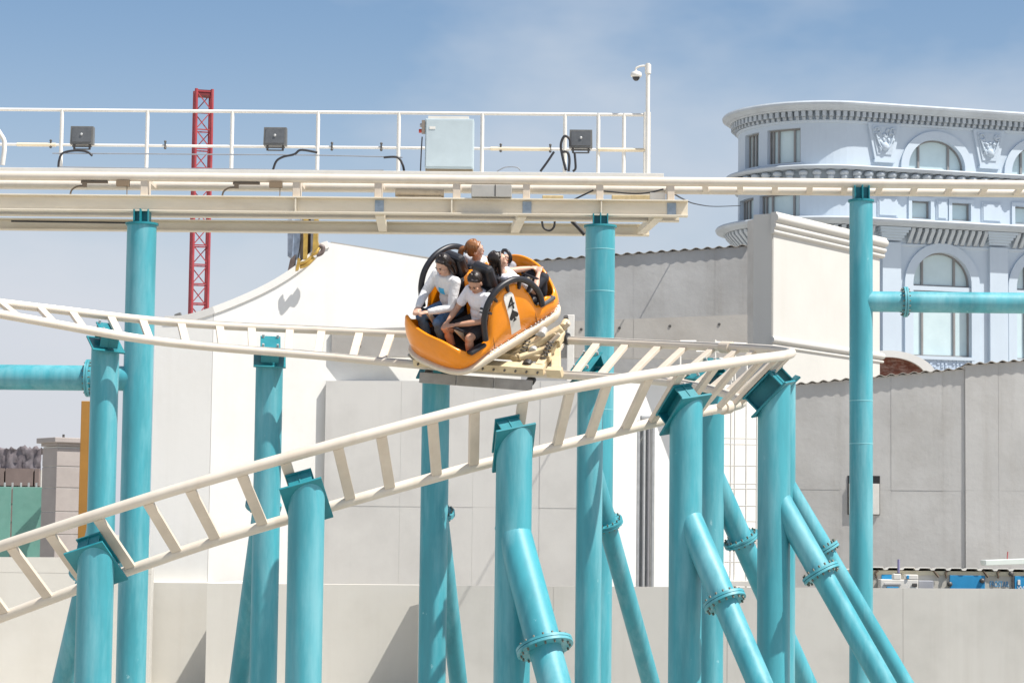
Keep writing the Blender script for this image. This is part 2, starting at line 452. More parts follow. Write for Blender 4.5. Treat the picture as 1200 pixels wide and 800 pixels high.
# kit fixed between the rails
for px in (97, 276):
    x = ux(px); b = MB(); b.box((x + .15, DN - .02, UZ - .085), (.38, .05, .03)); b.box((x + .01, DN - .02, UZ - .12), (.06, .06, .07))
    b.tube(spline([(x, DN - .02, UZ - .14), (x - .10, DN - .02, UZ - .15), (x - .17, DN - .02, UZ - .2), (x - .19, DN - .02, z_nt)], 5), .013, 8)
    b.build('brake_sensor', mat('dark_bronze', (.12, .09, .06), .5), ut)
for px in (143, 323):
    x = ux(px); b = MB(); b.box((x, DN - .02, UZ - .1), (.18, .10, .08)); b.box((x + .06, DN - .02, UZ - .2), (.012, .012, .16)); b.build('junction_box', mat('brown_box', (.22, .16, .10), .6), ut)
b = MB(); x0, x1 = ux(553), ux(600); b.box(((x0 + x1) / 2, DN - .05, W(570, 223, DN).z), (x1 - x0, .2, .17)).build('grey_box', mat('grey_enclosure', (.40, .39, .36), .55), ut, bevel=.006)
MB().box(((ux(581)), DN - .152, W(581, 223, DN).z), (.012, .008, .165)).build('box_seam', dark_steel, ut)
b = MB(); b.cyl((ux(463), DN + .1, W(490, 222, DN).z), (ux(520), DN + .1, W(490, 223, DN).z), .062, seg=14); b.box((ux(492), DN + .1, W(490, 229, DN).z), (.62, .16, .045)); b.build('motor', mat('motor_cream', (.55, .46, .33), .5, dirt=(.2, .15, .1), dirt_amt=.5, dscale=9), ut)
for px in (648, 730, 752):
    b = MB(); b.box((ux(px), DN + .35, W(px, 228, DN).z), (.30, .10, .12)).build('caliper_housing', mat('ochre_housing', (.60, .48, .27), .55, .2, 10), ut, bevel=.008)
MB().box((ux(771), DN + .1, W(771, 229, DN).z), (.22, .12, .14)).build('caliper_housing', white_m, ut, bevel=.006)

def tall_column(label, px, d, py_top, r, rings=()):
    top = W(px, py_top, d); lo = Vector((top.x, d, 0))
    th = thing('support_column', label, 'coaster column', lo, COLG)
    MB().cyl(lo, (top.x, d, top.z), r, seg=36).build('shaft', teal, th)
    MB().cyl((top.x, d, top.z), (top.x, d, top.z + .03), r * 1.12, seg=36).build('cap_plate', teal_dk, th, bevel=.004)
    z1 = z_nb - .004 if py_top > 240 else UZ - .07
    h = z1 - top.z - .03; zc = top.z + .03 + h / 2
    b = MB()
    for a in (-1, 1): b.box((top.x + a * .10, d, zc), (.018, .24, h))
    b.box((top.x, d - .02, zc), (.18, .018, h)); b.box((top.x, d - .11, zc), (.016, .16, h))
    b.build('saddle', teal_dk, th, bevel=.003)
    for k, py in enumerate(rings):
        zz = W(px, py, d).z
        MB().cyl((top.x, d, zz - .006), (top.x, d, zz + .006), r + .003, seg=36).build('weld_line', mat('weld_line', (.22, .52, .56), .5), th)
    return th, top.x, d
cl, xl, _ = tall_column('tallest teal column at the left holding the cream beams, behind the curved rails', 165, DN, 263, .208)
tall_column('tallest teal column right of the car holding the end of the cream beams', 703.5, DN, 267, .208, (293, 342, 480))
cr, xr, _ = tall_column('slim teal column at the right holding the bare upper rails with a side pipe', 1008, DN, 238, .163, (470, 520))
cr_top = W(1008, 238, DN)
# horizontal pipes welded to the outer columns
def side_pipe(par, x, z, sgn, r, fl, far, rf):
    p0 = Vector((x, DN, z)); ax = Vector((sgn, 0, 0))
    o = MB().cyl(p0, p0 + ax * fl, r, seg=24).build('side_pipe', teal, par)
    MB().cyl(p0 + ax * (fl + .001), p0 + ax * far, r * 1.02, seg=24).build('pipe_run', teal, o)
    flange(o, p0 + ax * fl, ax, rf)
side_pipe(cr, xr, W(1008, 354, DN).z, 1, .145, .62, 4.2, .215)
side_pipe(cl, xl, W(165, 443, DN).z, -1, .175, .70, 4.2, .265)

# walkway with guard rail
ww = thing('maintenance_walkway', 'cream walkway with thin white guard rail running along the upper track', 'walkway', (0, 36, UZ))
WD = 36.9
zd = W(600, 199, 35.2).z
xe = ux(772, WD)
MB().box(((X0 + xe) / 2, 36.1, zd - .04), (xe - X0, 1.8, .07)).build('deck', white_m, ww, bevel=.004)
zt, zm = W(600, 131.5, WD).z, W(600, 172.5, WD).z
def wx(px): return W(px, 160, WD).x
MB().cyl((X0, WD, zt), (wx(758), WD, zt), .026, seg=10).build('top_rail', white_m, ww)
MB().cyl((X0, WD, zm), (wx(758), WD, zm), .022, seg=10).build('middle_rail', white_m, ww)
for px in (-30, 70, 171, 271, 372, 467, 565, 662, 701, 731):
    x = wx(px); MB().cyl((x, WD, zd), (x, WD, zt + (.01 if px < 700 else .02)), .030, seg=10).build('post', white_m, ww)
x = wx(758); MB().box((x, WD, (zd + zt) / 2 + .02), (.11, .08, zt - zd + .04)).build('end_post', white_m, ww, bevel=.006)
b = MB()
for px in (58, 193, 389, 447, 587, 645):
    x = wx(px); b.cyl((x, WD - .03, zm - .04), (x, WD - .03, zm + .055), .014, seg=8); b.ball((x, WD - .03, zm + .06), .022, 8, 5); b.ball((x, WD - .03, zm - .04), .022, 8, 5)
b.build('rail_clamps', dark_steel, ww, kind='stuff')
for px0, px1 in ((18, 64), (575, 645), (701, 757)):
    MB().cyl((wx(px0), WD - .02, zm - .004), (wx(px1), WD - .02, zm - .004), .030, seg=10).build('rail_sleeve', mat('cream_sleeve', (.72, .62, .45), .5), ww)
# bent pipe handrail at the far left
xx = W(-14, 150, 35).x; x2 = W(6, 150, 35).x; zz0, zz1 = zd, W(0, 143, 35).z
tag(MB().tube(spline([(xx - .6, 35, zz1 + .02), (xx, 35, zz1 + .02), (x2 - .03, 35, zz1 - .18), (x2, 35, zz1 - .32), (x2, 35, (zz0 + zz1) / 2 - .1), (x2 - .02, 35, zz0)], 6), .035, 10).build('bent_handrail', white_m), 'bent white pipe handrail cut by the left edge of the picture, beside the walkway', 'handrail')

# floodlights
fm = mat('floodlight_grey', (.13, .13, .125), .45, .12, 10)
gl = mat('floodlight_glass', (.10, .105, .11), .25, .15, 12)
def floodlight(px, py, label):
    c = W(px, py, 36.65)
    t = thing('floodlight', label, 'floodlight', (c.x, c.y, c.z - .17), 'floodlights on the walkway rail')
    b = MB(); b.prism([(c.x - .18, c.y - .06, c.z - .13), (c.x + .18, c.y - .06, c.z - .13), (c.x + .175, c.y - .04, c.z + .15), (c.x - .175, c.y - .04, c.z + .15)], (0, .14, 0)); b.build('housing', fm, t, bevel=.012)
    MB().prism([(c.x - .15, c.y - .068, c.z - .10), (c.x + .15, c.y - .068, c.z - .10), (c.x + .148, c.y - .05, c.z + .125), (c.x - .148, c.y - .05, c.z + .125)], (0, .02, 0)).build('lamp_glass', gl, t)
    MB().ball((c.x, c.y - .07, c.z + .02), (.022, .01, .022), 8, 5).build('maker_badge', steel, t)
    b = MB(); b.bar((c.x - .15, c.y, c.z - .16), (c.x + .15, c.y, c.z - .16), .05, .02)
    for k in (-1, 1): b.bar((c.x + k * .12, c.y, c.z - .21), (c.x + k * .12, c.y, c.z - .12), .03, .03)
    b.bar((c.x - .12, c.y, c.z - .205), (c.x + .12, c.y, c.z - .205), .05, .015)
    b.build('bracket', dark_steel, t)
    return c
floodlight(95, 156, 'square grey floodlight at the left end of the walkway rail')
floodlight(322.5, 158, 'square grey floodlight right of the red mast, on the walkway rail')
floodlight(681, 162, 'square grey floodlight with dangling cables, near the right end of the walkway')

# control cabinet
p = W(528, 168, 36.2); w_, h_ = .74, .77
cb = thing('control_cabinet', 'pale blue-grey electrical cabinet standing on the walkway', 'cabinet', (p.x, p.y, zd))
MB().box((p.x, p.y, p.z), (w_, .3, h_)).build('cabinet_body', mat('cabinet_grey', (.42, .50, .53), .45, .05, 4), cb, bevel=.01)
MB().box((p.x, p.y - .158, p.z + .005), (w_ - .03, .012, h_ - .05)).build('door', mat('cabinet_door', (.45, .53, .56), .42, .05, 5), cb, bevel=.005)
MB().box((p.x - .26, p.y - .168, p.z + .24), (.09, .006, .04)).build('white_label', white_m, cb)
MB().box((p.x - .02, p.y + .02, p.z + h_ / 2 + .022), (.62, .3, .04)).build('rain_hood', white_m, cb)
MB().box((p.x, p.y, p.z - h_ / 2 - .02), (w_ - .02, .26, .035)).build('cable_gland_strip', mat('gland', (.25, .2, .13), .6), cb)
b = MB(); b.box((p.x - w_ / 2 - .03, p.y - .1, p.z + .26), (.05, .1, .2)); b.build('switch_box', mat('brown_switch', (.22, .19, .16), .5), cb)
b = MB(); b.cyl((p.x - w_ / 2 - .055, p.y - .1, p.z + .2), (p.x - w_ / 2 - .1, p.y - .1, p.z + .2), .03, seg=10).build('red_button', mat('red_button', (.5, .05, .03), .4), cb)
b = MB(); b.cyl((p.x - w_ / 2 - .055, p.y - .1, p.z + .29), (p.x - w_ / 2 - .085, p.y - .1, p.z + .29), .03, seg=10).build('indicator', steel, cb)

# dome camera on its pole
p0 = W(757, 200, WD - .1); pt = W(758.5, 73, WD - .1)
cp = thing('camera_pole', 'slim white pole with a dome security camera above the walkway end', 'security camera', (p0.x, p0.y, p0.z))
X = p0.x + .02
MB().cyl((X, p0.y, zd), (X, p0.y, pt.z), .033, seg=12).build('pole', white_m, cp)
MB().cyl((X, p0.y, pt.z - .16), (X, p0.y, pt.z - .02), .048, seg=12).build('collar', white_m, cp)
cc = W(745.5, 86, WD - .1)
MB().tube(spline([(X, p0.y, pt.z - .05), (X - .09, p0.y, pt.z - .04), (cc.x, p0.y, cc.z + .1), (cc.x, p0.y, cc.z + .03)], 5), .016, 8).build('camera_arm', white_m, cp)
b = MB(); b.tube([(cc.x, p0.y, cc.z + .05), (cc.x, p0.y, cc.z + .03), (cc.x, p0.y, cc.z - .02), (cc.x, p0.y, cc.z - .04)], [.04, .08, .09, .075], 16); b.build('camera_housing', white_m, cp)
MB().ball((cc.x, p0.y, cc.z - .045), .058, 14, 8).build('camera_dome', mat('camera_dome', (.03, .03, .035), .15), cp)

# cables
def cable(pts, r, label, d=None, mt=None, name='cable'):
    q_ = spline([W(*a) if len(a) == 3 else W(a[0], a[1], d) for a in pts], 8)
    o = MB().tube(q_, r, 8).build(name, mt or blackcable); tag(o, label, 'cable', 'cables along the walkway'); return o
wire = mat('grey_wire', (.22, .24, .27), .5)
cable([(60, 176), (170, 177), (260, 178), (360, 179), (440, 181), (472, 182)], .010, 'upper thin grey wire strung along the walkway posts, left half', 36.5, wire)
cable([(66, 192), (170, 194), (270, 195), (372, 197), (450, 197)], .010, 'lower thin grey wire strung along the walkway, left half', 36.5, wire)
cable([(67, 192), (68, 184), (72, 176), (85, 173), (100, 174), (107, 179)], .018, 'short black cable looping under the left floodlight', 36.5)
cable([(320, 196), (324, 186), (332, 181), (345, 178), (353, 173), (372, 176)], .018, 'short black cable bending up right of the middle floodlight', 36.5)
cable([(450, 182), (466, 182), (472, 190), (474, 198)], .018, 'short black cable dropping left of the cabinet', 36.5)
cable([(496, 158), (495, 175), (494, 198)], .010, 'thin dark cable hanging from the cabinet switch box', 36.0)
cable([(650, 176), (642, 188), (634, 199)], .018, 'straight black cable slanting down left of the right floodlight', 36.4)
cable([(664, 198), (660, 182), (658, 168), (662, 158), (668, 161), (669, 170)], .02, 'black cable arching up to the back of the right floodlight', 36.4)
cable([(660, 176), (666, 177), (668, 186), (667, 199)], .02, 'black cable hanging straight below the right floodlight bracket', 36.4)
cable([(674, 177), (675, 188), (675, 196), (672, 199)], .018, 'short black cable below the right corner of the right floodlight', 36.4)
cable([(583, 199), (593, 194), (606, 194), (611, 198)], .010, 'small pale wire hump on the walkway deck', 36.3, wire)
cable([(788, 226, 34), (800, 233, 40), (815, 239, 52), (838, 242, 68), (868, 241, 84.5)], .013, 'black cable sagging from the end of the beams across to the pale blue building')
cable([(675, 233), (700, 221)], .012, 'black cable slanting up to the stand over the right tall column', 33.9)
cable([(712, 222), (745, 225), (765, 224), (782, 220)], .012, 'black cable drooping between the last two rail stands', 33.9)
cable([(638, 257), (640, 265), (647, 268), (652, 264), (653, 257)], .016, 'black cable loop hanging below the cream beams', 35.0)
cable([(673, 257), (680, 264), (688, 273)], .03, 'thick black hose slanting behind the right tall column top', 35.0)
cable([(12, 255.5), (100, 257), (158, 258)], .014, 'black cable lying along the far beam at the left', 36.1)

# the whole upper line runs a touch nearer the camera on its right
bpy.context.view_layer.update()
_rz = Matrix.Translation((0, DN, 0)) @ Matrix.Rotation(R(-1.1), 4, 'Z') @ Matrix.Translation((0, -DN, 0))
for o in bpy.data.objects:
    if o not in _before and o.parent is None and 'across to' not in o.get('label', ''):
        on_track = o.name.startswith(('upper_track', 'support_column'))
        o.matrix_world = Matrix.Translation((0 if on_track else -.065, 0, 0 if o.name.startswith('support') else -.028)) @ _rz @ o.matrix_world
# ------------------------------------------------------------------ setting: ground, walls
gm = mat('sandy_concrete_ground', (.42, .39, .34), .9, .15, .4, dirt=(.30, .27, .23), dirt_amt=.5, dscale=.3)
structure(MB().face([(-3000, -200, 0), (3000, -200, 0), (3000, 5000, 0), (-3000, 5000, 0)]).build('ground', gm))

tower_m = mat('white_render', (.77, .765, .735), .8, .02, .8, streak=(.62, .60, .55), samt=.22, dirt=(.62, .60, .55), dirt_amt=.35, dscale=.5, bump=.08, bscale=8)
cream_m = mat('cream_render', (.68, .66, .60), .85, .025, .8, streak=(.52, .48, .41), samt=.25, dirt=(.52, .49, .42), dirt_amt=.3, dscale=.5, bump=.06, bscale=8)
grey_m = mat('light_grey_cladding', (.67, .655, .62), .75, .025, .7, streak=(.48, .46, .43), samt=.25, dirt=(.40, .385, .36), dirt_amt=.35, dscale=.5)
lowgrey_m = mat('grey_render', (.50, .495, .465), .85, .03, .7, streak=(.33, .31, .27), samt=.3, dirt=(.30, .295, .27), dirt_amt=.35, dscale=.6)
conc_m = mat('raw_concrete', (.47, .465, .45), .9, .10, .7, streak=(.28, .255, .22), samt=.4, dirt=(.36, .345, .32), dirt_amt=.55, dscale=.8, bump=.2, bscale=9)
conc2_m = mat('pale_concrete', (.42, .40, .37), .9, .08, 1.3, dirt=(.33, .30, .26), dirt_amt=.5, dscale=1.0, bump=.15, bscale=9)
core_m = mat('joint_mortar', (.50, .49, .46), .95, .1, 3)  # plain pale mortar tone of the cores behind panel and stone joints

def wall(name, label, p0, p1, top0, top1, mt, thick=.3, zb=0.0, vj=(), hj=(), gap=.005, cat='wall', piece='panel', joint=.03, ret=0):
    """vertical wall between (px,d) p0 and p1, tops at photo rows top0/top1; split into panels at photo columns vj and rows hj"""
    a = W(p0[0], top0, p0[1]); b = W(p1[0], top1, p1[1])
    base = Vector((a.x, a.y, 0)); th = thing(name, label, cat, (a.x, a.y, zb))
    d = Vector((b.x - a.x, b.y - a.y, 0)); ln = d.length; e = d / ln; nrm = Vector((e.y, -e.x, 0))
    def at(t, z, off=0): return Vector((a.x + e.x * ln * t, a.y + e.y * ln * t, z)) + nrm * off
    def ztop(t): return lerp(a.z, b.z, t)
    ts = [0.0]
    for px in vj:
        best = min((abs(proj(at(k / 400, ztop(k / 400) - 1))[0] - px), k / 400) for k in range(401))[1]; ts.append(best)
    ts.append(1.0)
    hz = [W((p0[0] + p1[0]) / 2, py, (p0[1] + p1[1]) / 2).z for py in hj]
    split = bool(vj or hj)
    if ret: MB().prism([at(0, zb, -thick), at(0, zb, -ret), at(0, a.z, -ret), at(0, a.z, -thick)], e * .25).build('wall_return', mt, th)
    if split:
        MB().prism([at(0, zb, -joint), at(1, zb, -joint), at(1, b.z - .005, -joint), at(0, a.z - .005, -joint)], -nrm * (thick - joint)).build('wall_core', core_m, th)
    for i in range(len(ts) - 1):
        t0, t1 = ts[i], ts[i + 1]
        g0 = gap / 2 / ln if i else 0; g1 = gap / 2 / ln if i < len(ts) - 2 else 0
        rows = [zb] + sorted(hz) + [None]
        for k in range(len(rows) - 1):
            z0 = rows[k] + (gap / 2 if k else 0)
            z1 = rows[k + 1]
            o_ = rnd.uniform(-.004, .004) if split else 0
            if z1 is None: tl, tr = ztop(t0), ztop(t1)
            else: tl = tr = z1 - gap / 2
            MB().prism([at(t0 + g0, z0, o_), at(t1 - g1, z0, o_), at(t1 - g1, tr, o_), at(t0 + g0, tl, o_)], -nrm * (joint - .002 + o_ if split else thick)).build(piece if split else 'wall_face', mt, th, bevel=.006 if split else .012)
    return th, at, ztop, ln, nrm

def corrugated(th, at, ztop, ln, nrm, t0=0.0, t1=1.0, mt=None, per=.28, amp=.045, depth=1.6, over=.07):
    n = int(ln * (t1 - t0) / per * 8); f = []; bk = []
    rows = [[], [], [], []]
    for i in range(n + 1):
        t = lerp(t0, t1, i / n); h = amp * math.sin(i / 8 * 2 * math.pi)
        z = ztop(t) + .03 + h
        rows[0].append(at(t, z - .012, over)); rows[1].append(at(t, z, over)); rows[2].append(at(t, z - .05, -depth)); rows[3].append(at(t, z - .062, -depth))
    MB().grid(rows + [rows[0]], smooth=False).build('corrugated_roof_edge', mt, th)
roof_m = mat('corrugated_sheet', (.40, .37, .33), .55, .15, 4, dirt=(.2, .16, .12), dirt_amt=.6, dscale=4)

# white tower facade with a swept parapet
tw = thing('facade_tower', 'tall white rendered facade with a concave sweeping top, left of the car', 'building', (W(182, 400, 46).x, 47, 0))
def fpt(px, py, d): return W(px, py, d)
dA, dB, dC = 46.04, 46.0, 47.5
def tower_d(px): return interp([(182, dA), (250, dB), (612, dC)], px)
top_curve = [(182, 372), (215, 371), (250, 361), (290, 345), (322, 329), (348, 312), (364, 298), (374, 288), (384, 284)]
sc = spline([Vector((a, b_, 0)) for a, b_ in top_curve], 5)
def strip(pxs, name):
    front = [(fpt(px, py, tower_d(px)), px) for px, py in pxs]
    b = MB(); lo = [Vector((p.x, p.y, 0)) for p, _ in front]; tp = [p for p, _ in front]
    back = Vector((0, .55, 0))
    b.grid([lo, tp]); b.grid([tp, [p + back for p in tp]]); b.grid([[p + back for p in tp], [p + back for p in lo]])
    b.face([lo[0], tp[0], tp[0] + back, lo[0] + back]); b.face([lo[-1], tp[-1], tp[-1] + back, lo[-1] + back])
    return b.build(name, tower_m, tw)
lefts = [(p.x, p.y) for p in sc if p.x <= 250.01]; rights = [(p.x, p.y) for p in sc if p.x > 250.01]
lefts[-1] = (250, 361)
strip(lefts, 'facade_return'); strip([(250.4, 361)] + rights + [(505, 304), (612, 320)], 'facade_front')
# coping along the sweep
cpb = MB(); rows = []
for p in sc[2:]:
    q_ = fpt(p.x, p.y, tower_d(p.x)); i = sc.index(p)
    nxt = sc[min(i + 1, len(sc) - 1)]; prv = sc[i - 1]
    dv = Vector((nxt.x - prv.x, 0, -(nxt.y - prv.y))).normalized(); nn = Vector((-dv.z, 0, dv.x))
    rows.append([q_ + Vector((0, -.02, 0)) + nn * .03, q_ + Vector((0, -.02, 0)) - nn * .11, q_ + Vector((0, .01, 0)) - nn * .11, q_ + Vector((0, .6, 0)) + nn * .03])
cpb.grid(rows, closed=True); cpb.face(rows[0]); cpb.face(rows[-1]); cpb.build('coping', mat('coping_render', (.66, .65, .62), .8, .04, 2), tw)
tp = [fpt(px, py, tower_d(px)) for px, py in ((384, 284), (505, 304), (612, 320))]
MB().bar(tp[0] + Vector((.0, .30, .0)), tp[2] + Vector((0, .30, 0)), .57, .03).build('flashing', mat('flashing', (.35, .33, .30), .6), tw)
# seam between tower and its plinth
pl = fpt(176, 681, 45.9)
MB().box(((fpt(150, 681, 45.9).x + fpt(250, 681, 45.9).x) / 2, 45.9, pl.z / 2), (fpt(250, 681, 45.9).x - fpt(150, 681, 45.9).x, .3, pl.z)).build('plinth', cream_m, tw, bevel=.015)

# lower walls in front
wall('boundary_wall', 'low cream wall at the lower left below the green hoarding', (-60, 45.2), (178, 45.2), 652, 653, cream_m, hj=(671,), joint=.02, piece='panel')
wall('boundary_wall', 'low cream wall behind the second front column, between the shadowed corner and the grey wall', (243, 43.2), (491, 42.9), 683, 685, cream_m, thick=.3, ret=2.6)
wall('boundary_wall', 'long low grey wall filling the bottom right half of the picture', (491, 41.2), (1260, 41.2), 685.5, 690, lowgrey_m, thick=.3, ret=1.6, vj=(648, 852, 1059), joint=.015)
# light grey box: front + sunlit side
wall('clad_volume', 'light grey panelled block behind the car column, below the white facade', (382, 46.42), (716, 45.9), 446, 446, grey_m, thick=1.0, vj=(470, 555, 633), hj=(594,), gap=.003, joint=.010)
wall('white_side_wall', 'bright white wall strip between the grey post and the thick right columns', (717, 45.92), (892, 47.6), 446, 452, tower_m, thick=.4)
# pale beam along the concrete
LEDGE = wall('concrete_beam', 'long pale concrete ledge behind the car with tie holes', (389, 46.5), (876, 46.0), 386.5, 368.5, conc2_m, thick=.25, zb=W(389, 417, 46.5).z, vj=(560, 742), gap=.006, joint=.012)
_lt, _la, _lz, _ll, _ln = LEDGE
hb = MB()
for k in range(9):
    t_ = .05 + .11 * k + rnd.uniform(-.02, .02); z_ = _lz(t_) - rnd.choice((.17, .34)); hb.cyl(_la(t_, z_, .012), _la(t_, z_, -.02), .028, seg=10)
hb.build('tie_holes', dark_steel, _lt, kind='stuff')
# raw concrete walls
r1 = wall('concrete_wall', 'stained raw concrete wall behind the car with a corrugated edge on top', (585, 58.6), (878, 58), 309, 288.5, conc_m, vj=(742, 838), hj=(), gap=.003, joint=.008)
corrugated(*r1, mt=roof_m, per=.28, amp=.024)
r2 = wall('concrete_wall', 'long raw grey concrete wall at the right, below the rusty arch', (922, 48.4), (1130.5, 48.0), 452, 432.5, conc_m, vj=(984, 1044, 1105), hj=(574,), gap=.003, joint=.007)
corrugated(*r2, mt=roof_m, per=.225, amp=.02)
r3 = wall('concrete_wall', 'taller raw grey concrete wall at the right edge of the picture', (1131, 47.97), (1275, 47.9), 428, 418, conc_m, vj=(1170, 1232), hj=(575,), gap=.003, joint=.007)
corrugated(*r3, mt=roof_m, per=.225, amp=.02)
MB().prism([W(922, 453, 48.45), Vector((W(922, 452, 48.45).x, 48.45, 0)), Vector((W(922, 452, 48.45).x - .05, 50.2, 0)), W(922, 453, 48.45) + Vector((-.05, 1.6, 0))], (.3, 0, 0)).build('wall_return', conc_m, r2[0])
# small window / vent in the right-hand wall, half hidden by the slim column
def on_wall(wl, px, py):
    th, at, ztop, ln, nrm = wl
    t = min((abs(proj(at(k / 600, 4))[0] - px), k / 600) for k in range(601))[1]
    y = at(t, 0).y; return t, W(px, py, y).z
t0, z1 = on_wall(r2, 993, 557); t1, z0 = on_wall(r2, 1031, 603)
vent = thing('wall_hatch', 'small black and white hatch in the concrete wall, half hidden by the slim column', 'hatch', r2[1](t0, z0))
_, at2, _, ln2, nr2 = r2
MB().prism([at2(t0, z0, .01), at2(t1, z0, .01), at2(t1, z1, .01), at2(t0, z1, .01)], -nr2 * .012).build('hatch_opening', mat('hatch_black', (.012, .012, .014), .6), vent)
tm = t0 + .008; zt_ = lerp(z0, z1, .8)
MB().prism([at2(tm, z0 + .01, .05), at2(t1 - .003, z0 + .01, .05), at2(t1 - .003, zt_, .05), at2(tm, zt_, .05)], -nr2 * .03).build('hatch_shutter', white_m, vent, bevel=.004)

# white pier with mouldings
def pier():
    c = W(905, 250, 52.0); l = W(876, 254, 53.3); r = W(1030, 287, 56.2)
    t = thing('parapet_pier', 'white plastered pier and wall with rounded mouldings right of the raw concrete', 'wall', (c.x, c.y, 0))
    c0, l0, r0 = [Vector((p.x, p.y, 0)) for p in (c, l, r)]
    pm = mat('aged_plaster', (.56, .54, .50), .9, .06, 1.5, dirt=(.42, .39, .34), dirt_amt=.5, dscale=1.2, bump=.12, bscale=10)
    off = (l0 - c0).normalized().cross(Vector((0, 0, 1)))
    MB().prism([l0, c0, Vector((c.x, c.y, c.z)), Vector((l.x, l.y, c.z))], (r0 - c0).normalized() * .25).build('pier_end', pm, t, bevel=.02)
    e = (r0 - c0).normalized(); nn = Vector((e.y, -e.x, 0)); s0 = c0 + e * .02
    tower_m = mat('cream_plaster', (.55, .54, .505), .85, .03, 1, streak=(.50, .47, .42), samt=.3, bump=.1, bscale=9)
    MB().prism([s0 + nn * .02, r0 + nn * .02, Vector((r.x, r.y, c.z)) + nn * .02, Vector((s0.x, s0.y, c.z)) + nn * .02], -nn * .5).build('pier_face', tower_m, t, bevel=.02)
    def mould(z, prof, name):
        rows = []
        for a in (c0 - e * .06, r0 + e * .15): rows.append([Vector((a.x, a.y, z + dz)) + nn * dx for dx, dz in prof])
        b = MB(); b.grid(rows, smooth=True); b.face(rows[0]); b.face(rows[1]); b.build(name, tower_m, t)
    def half(r_, z0, x0, n=6): return [(x0 + r_ * math.sin(math.pi * k / n), z0 + r_ * math.cos(math.pi * k / n)) for k in range(n + 1)]
    mould(c.z, [(.0, .02), (.13, .02)] + half(.095, -.10, .09)[1:] + half(.07, -.27, .06)[1:] + half(.05, -.40, .04)[1:] + [(.0, -.46)], 'top_moulding')
    zl = W(905, 398, 52).z
    mould(zl, half(.075, 0, .02) + [(0, -.08)], 'lower_moulding'); mould(zl - .13, half(.035, 0, .02), 'lower_bead')
pier()

# rusty arch with white rim
def arch():
    d = 62.0; c = W(1040, 445, d); hw = W(1098, 445, d).x - c.x; hh = W(1040, 411, d).z - c.z
    t = thing('arched_gable', 'rusty brown arched gable with a white rim above the right concrete wall', 'arch', (c.x, d, c.z))
    n = 28; outer = [Vector((c.x + hw * math.cos(math.pi * k / n), d, c.z + hh * math.sin(math.pi * k / n))) for k in range(n + 1)]
    inner = [Vector((c.x + (hw - .28) * math.cos(math.pi * k / n), d, c.z + (hh - .17) * math.sin(math.pi * k / n))) for k in range(n + 1)]
    rm = mat('rusted_brown', (.17, .055, .032), .85, .35, 5, dirt=(.42, .30, .24), dirt_amt=.9, dscale=3.4, bump=.5, bscale=16, stretch=(1, 1, 2))
    MB().prism(inner, (0, .3, 0)).build('tympanum', rm, t)
    b = MB(); back = Vector((0, .7, 0)); fr = Vector((0, -.16, 0))
    b.grid([[p + fr for p in inner], [p + fr for p in outer], [p + back for p in outer], [p + back for p in inner], [p + fr for p in inner]]); b.build('rim', tower_m, t)
    MB().prism([Vector((c.x - hw, d + .02, c.z - 3)), Vector((c.x + hw, d + .02, c.z - 3)), Vector((c.x + hw, d + .02, c.z)), Vector((c.x - hw, d + .02, c.z))], (0, .5, 0)).build('gable_wall', conc2_m, t)
arch()

# steel post
PD = 44.6; c = W(757, 500, PD); zt2 = W(757, 492, PD).z
sp_ = thing('steel_post', 'grooved grey steel post standing before the bright white wall', 'post', (c.x, PD, 0))
MB().box((c.x, PD + .12, zt2 / 2), (.30, .05, zt2)).build('back_flange', steel, sp_)
MB().box((c.x - .14, PD, zt2 / 2 - .01), (.05, .12, zt2)).build('channel', steel, sp_, bevel=.005)
MB().box((c.x + .14, PD, zt2 / 2 - .01), (.05, .12, zt2)).build('channel', steel, sp_, bevel=.005)
for k in (-.035, .05): MB().cyl((c.x + k, PD - .04, 0), (c.x + k, PD - .04, zt2 - .1), .028, seg=10).build('conduit', mat('mid_grey_steel', (.24, .24, .25), .5, .1) if k > 0 else steel, sp_)
MB().box((c.x, PD, zt2 + .04), (.22, .2, .10)).build('cap', steel, sp_, bevel=.03)
# thin cream post by the car
c = W(669, 369, 46.1)
tag(MB().box((c.x, 46.1, c.z / 2), (.14, .13, c.z)).build('slim_post', white_m, None, bevel=.01), 'slim cream square post right of the car against grey concrete', 'post')

# ladder cage
lc = thing('scaffold_ladder', 'white pipe ladder frame in front of the white wall between the right columns', 'ladder', (W(866, 600, 44.4).x, 44.4, 0))
def LP(px, py, dd=0): return W(px, py, 44.4 + dd)
for px, pt_ in ((857, 408), (861.5, 408), (875, 408), (887, 470)):
    p = LP(px, pt_); MB().cyl((p.x, p.y, 0), p, .017, seg=8).build('upright', white_m, lc)
for py in (513, 520, 545, 566, 572, 592, 610, 635, 658, 680):
    MB().cyl(LP(849, py), LP(890, py + .5), .015, seg=8).build('rung', white_m, lc)
MB().bar(LP(836, 683), LP(900, 684), .3, .09).build('foot_board', white_m, lc)
for a, b_ in (((797, 400), (816, 400)), ((797, 400), (797, 450)), ((816, 412), (838, 411)), ((838, 398), (838, 450)), ((838, 401), (875, 403)), ((838, 412), (858, 413)), ((858, 400), (858, 446)), ((875, 402), (875, 446)), ((843, 420), (875, 422))):
    p, q_ = LP(*a), LP(*b_); MB().cyl(p, q_, .022, seg=8).build('guard_pipe', white_m, lc)

